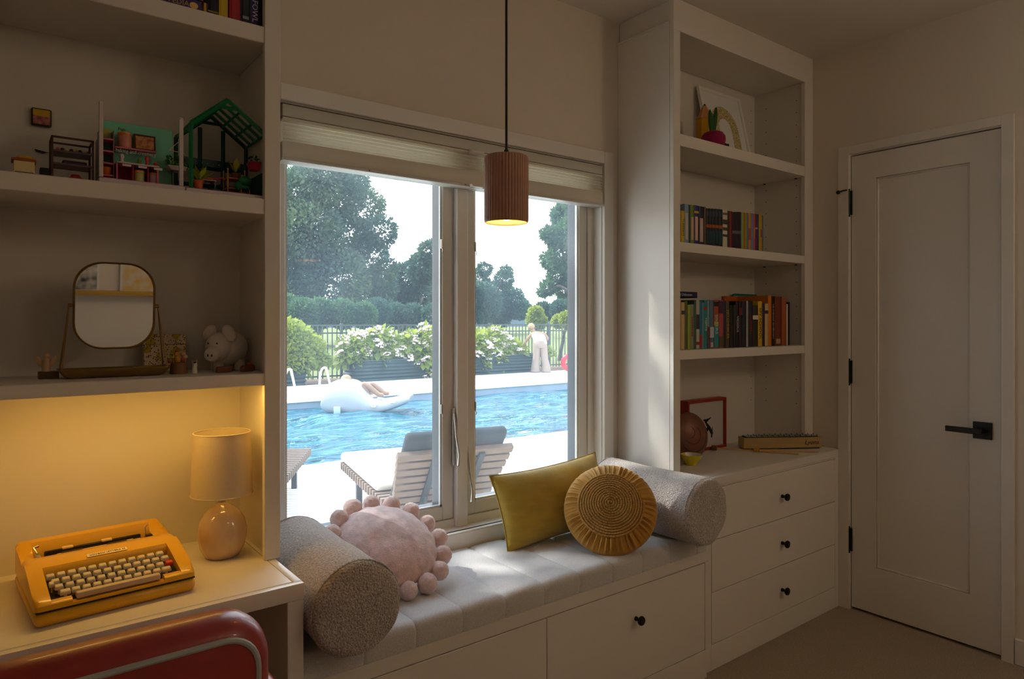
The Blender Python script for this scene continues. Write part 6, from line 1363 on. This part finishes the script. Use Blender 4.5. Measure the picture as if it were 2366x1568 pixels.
def add_face(c, f, parent, k=.86):
    c, f = Vector(c), Vector(f).normalized()*k; s = f.cross(Vector((0, 0, 1))).normalized()*k; u = s.cross(f).normalized()*k
    def blob(nm, p, r, m): b = nb(); ball(b, p, r, 10, 8); obj(nm, b, m, parent, world=False)
    blob('nose', c + f*.097 - u*.012, (.014, .014, .018), M_skin); blob('mouth', c + f*.086 - u*.048, (.022, .012, .006), quick((150, 70, 60), .6))
    for q in (-1, 1):
        blob('eye', c + f*.088 + s*q*.032 + u*.012, (.010, .008, .007), quick((60, 45, 35), .3)); blob('ear', c + s*q*.090, (.014, .014, .026), M_skin)
add_hand(J, E_, 10, (-.2, .2, -.9), (.3, -1, 0)); add_hand(J, E_, 14, (-.5, .6, -.4), (.4, -.8, .3))
skin_mesh('body', J, E_, M_skin, person); add_face((-.29, .25, 1.29), (-.45, .75, -.45), person)
bm = nb(); ball(bm, (-.272, .215, 1.318), (.102, .104, .100), 18, 12); obj('hair', bm, M_hair, person, world=False)
def ell(c, rx, ry, n=20, ph=0): return [(c[0]+rx*math.cos(2*PI*k/n+ph), c[1]+ry*math.sin(2*PI*k/n+ph), c[2]) for k in range(n)]
bm = nb(); loft(bm, [ell((-.01, 0, .83), .195, .155), ell((-.03, .02, .93), .185, .15), ell((-.07, .07, 1.02), .20, .15), ell((-.10, .11, 1.10), .19, .13), ell((-.13, .14, 1.155), .11, .09)]); obj('sleeveless_top', bm, M_shirt, person, world=False)
bm = nb()
loft(bm, [ell((-.02, 0, .90), .17, .14), ell((-.02, 0, .84), .195, .16), ell((-.02, -.01, .76), .20, .165), ell((-.02, 0, .70), .19, .15)])
for sx, x1 in ((-1, -.165), (1, .15)):
    loft(bm, [ell((-.02+sx*.085, 0, .78), .115, .14), ell((-.02+sx*.10, .01, .60), .11, .13), ell((-.02+sx*.115, .01, .40), .105, .125), ell((x1*.95, 0, .2), .12, .13), ell((x1, -.01, .015), .14, .15)])
obj('wide_leg_trousers', bm, M_trou, person, world=False)

# inflatable lounger with a person lying in it
M_vinyl = mat('white_vinyl', (.40, .43, .48), .25, var=.03, vs=5, spec=.6)
fl = on_z(850, 949, G-.17); flt = thing('pool_float', 'white inflatable pool lounger floating near the ladder', 'pool float', (fl.x, fl.y, G-.22), -YAW)
k_ = (fl - Vector((0,0,CAM_H))).dot(Vector((_f[0], _f[1], 0)))/FPX
bm = nb(); rings = []
prof = [(750, 915, 935), (754, 888, 941), (764, 876, 946), (780, 869, 949), (800, 866, 950), (820, 870, 950), (838, 880, 949), (852, 896, 948), (866, 909, 946), (884, 914, 943), (905, 911, 938), (925, 906, 931), (942, 902, 924), (951, 905, 917)]
for px, t_, b_ in prof:
    x = (px-850)*k_; zt = (945-t_)*k_+.02; zb = (945-b_)*k_+.03; zc = (zt+zb)/2; hh = (zt-zb)/2; wd = .42*min(1, .62+.38*math.sin(PI*(px-745)/212))
    rings.append([(x, wd*math.copysign(abs(math.cos(a))**.6, math.cos(a)), zc + hh*math.copysign(abs(math.sin(a))**.6, math.sin(a))) for a in [2*PI*q/24 for q in range(24)]])
loft(bm, rings); obj('float_body', bm, M_vinyl, flt, world=False, angle=70)
for px, py in ((875, 923), (918, 914)):
    bm = nb(); x, z = (px-850)*k_, (945-py)*k_+.02
    tube(bm, [(x-.06, -.41, z+.01), (x-.03, -.45, z-.02), (x+.02, -.45, z-.02), (x+.06, -.41, z+.02)], .011, 6); obj('grab_handle', bm, M_vinyl, flt, world=False)
bm = nb(); box(bm, ((785-850)*k_, -.436, (945-938)*k_), ((800-850)*k_, -.41, (945-922)*k_), .01, 2); obj('valve_patch', bm, quick((180, 200, 225), .3), flt, world=False)
bather = thing('person', 'person lying back in the white pool float with knees bent', 'person', (fl.x, fl.y, G-.125), -YAW)
def lp(px, py, d, r, r2=None): return ((px-850)*k_, d, (945-py)*k_-.12, r) + ((r2,) if r2 else ())
J = [lp(850, 900, .05, .11), lp(835, 890, .05, .12, .10), lp(818, 880, .05, .12, .10), lp(808, 872, .05, .06), lp(802, 864, .05, .085), lp(797, 858, .05, .07),
     lp(852, 898, -.06, .085), lp(842, 868, -.10, .06), lp(878, 897, -.10, .045), lp(890, 897, -.10, .035), lp(856, 899, .16, .085), lp(852, 872, .18, .06), lp(884, 897, .18, .045), lp(896, 897, .18, .035),
     lp(815, 882, -.14, .05), lp(830, 897, -.20, .04), lp(850, 906, -.22, .03), lp(815, 882, .24, .05), lp(830, 897, .30, .04), lp(850, 904, .30, .03)]
Eb = [(0,1), (1,2), (2,3), (3,4), (4,5), (0,6), (6,7), (7,8), (8,9), (0,10), (10,11), (11,12), (12,13), (2,14), (14,15), (15,16), (2,17), (17,18), (18,19)]
add_hand(J, Eb, 16, (1, 0, -.2), (0, -.3, 1)); add_hand(J, Eb, 19, (1, 0, -.2), (0, .3, 1)); skin_mesh('body', J, Eb, M_skin, bather)
hb0 = lp(802, 864, .05, .1)[:3]; add_face(hb0, (.62, -.1, .62), bather, .66)
bm = nb(); c = lp(798, 864, .05, .1); ball(bm, c[:3], (.100, .105, .098), 16, 10); obj('hair', bm, M_hair, bather, world=False)
bm = nb(); loft(bm, [[(q[0], q[1], q[2]) for q in ell(lp(856, 902, .05, 0)[:3], .13, .22)], ell(lp(848, 897, .05, 0)[:3], .15, .21)]); obj('swim_shorts', bm, quick((225, 205, 180), .8), bather, world=False)

# sun loungers
M_teak = mat('weathered_teak', (.17, .118, .085), .7, var=.2, vs=12, stretch=(1, 8, 8), bump=.15, bs=40)
M_cush = mat('cream_outdoor_cushion', (.80, .77, .72), .85, var=.04, vs=30, bump=.1, bs=200)
M_gcush = mat('slate_cushion', (.030, .034, .038), .85, var=.08, vs=30, bump=.1, bs=200)
M_steel = mat('grey_powder_steel', (.05, .053, .056), .45, metal=.5, var=.05)
def lounger(label, loc, rz, cushion=True):
    t = thing('sun_lounger', label, 'sun lounger', loc, rz, group='sun loungers by the pool')
    Wd = .72; L0, L1 = .10, 1.42
    for k in range(18):
        y = L0 + .02 + (L1-L0-.06)*k/17; B2 = nb(); box(B2, (0, y, .255), (Wd, y+.038, .315), .003); obj('slat', B2, M_teak, t, world=False)
    for x in (.09, Wd-.14):
        B2 = nb(); box(B2, (x, L0, .20), (x+.05, L1, .255), .002); obj('side_rail', B2, M_steel, t, world=False)
        for y in (L0+.12, L1-.20):
            B2 = nb(); box(B2, (x, y, 0), (x+.045, y+.045, .20), .002); obj('leg', B2, M_steel, t, world=False)
    an = math.radians(52); bx = Matrix.Translation((0, .06, .20)) @ Matrix.Rotation(PI-an, 4, 'X')
    # backrest: local y runs up the back, local z out of its front
    for k in range(9):
        B2 = nb(); y = .02+.066*k; e = .014*k; box(B2, (.04-e*.5, y, -.028), (Wd-.04+e*.5, y+.050, .012), .003); bmesh.ops.transform(B2, matrix=bx, verts=B2.verts); obj('back_slat', B2, M_teak, t, world=False)
    for x in (.20, Wd-.22):
        B2 = nb(); box(B2, (x, -.02, .012), (x+.04, .58, .030), .001); bmesh.ops.transform(B2, matrix=bx, verts=B2.verts); obj('back_bracket', B2, M_steel, t, world=False)
        B2 = nb(); cyl(B2, bx @ Vector((x+.02, .22, .02)), Vector((x+.02, -.18, .02)), .010, n=8); obj('prop_strut', B2, M_steel, t, world=False)
    if cushion:
        B2 = nb(); box(B2, (.0, .30, .317), (Wd, L1+.01, .395), .035, 3); obj('seat_pad', B2, M_cush, t, world=False)
        B2 = nb(); box(B2, (.03, .06, -.10), (Wd-.03, .70, -.030), .03, 3); bmesh.ops.transform(B2, matrix=bx, verts=B2.verts); obj('back_pad', B2, M_gcush, t, world=False)
    return t
lounger('teak sun lounger with cream seat pad and slate back pad', (1.98, 3.86, G), math.radians(-12))
lounger('bare teak sun lounger partly hidden by the bookcase', (.98, 5.10, G), math.radians(-30), False)
# red pool toy on the far paving
p = on_z(1316, 858, G); toy = thing('pool_ring', 'red inflatable ring lying upright at the fence by the maple', 'pool toy', (p.x, p.y, G))
bm = nb(); tube(bm, [(p.x + .19*math.cos(a)*_r[0], p.y + .19*math.cos(a)*_r[1], G+.265+.19*math.sin(a)) for a in [2*PI*k/20 for k in range(20)]], .075, 10, closed=True); obj('ring_tube', bm, quick((196, 40, 60), .35), toy)
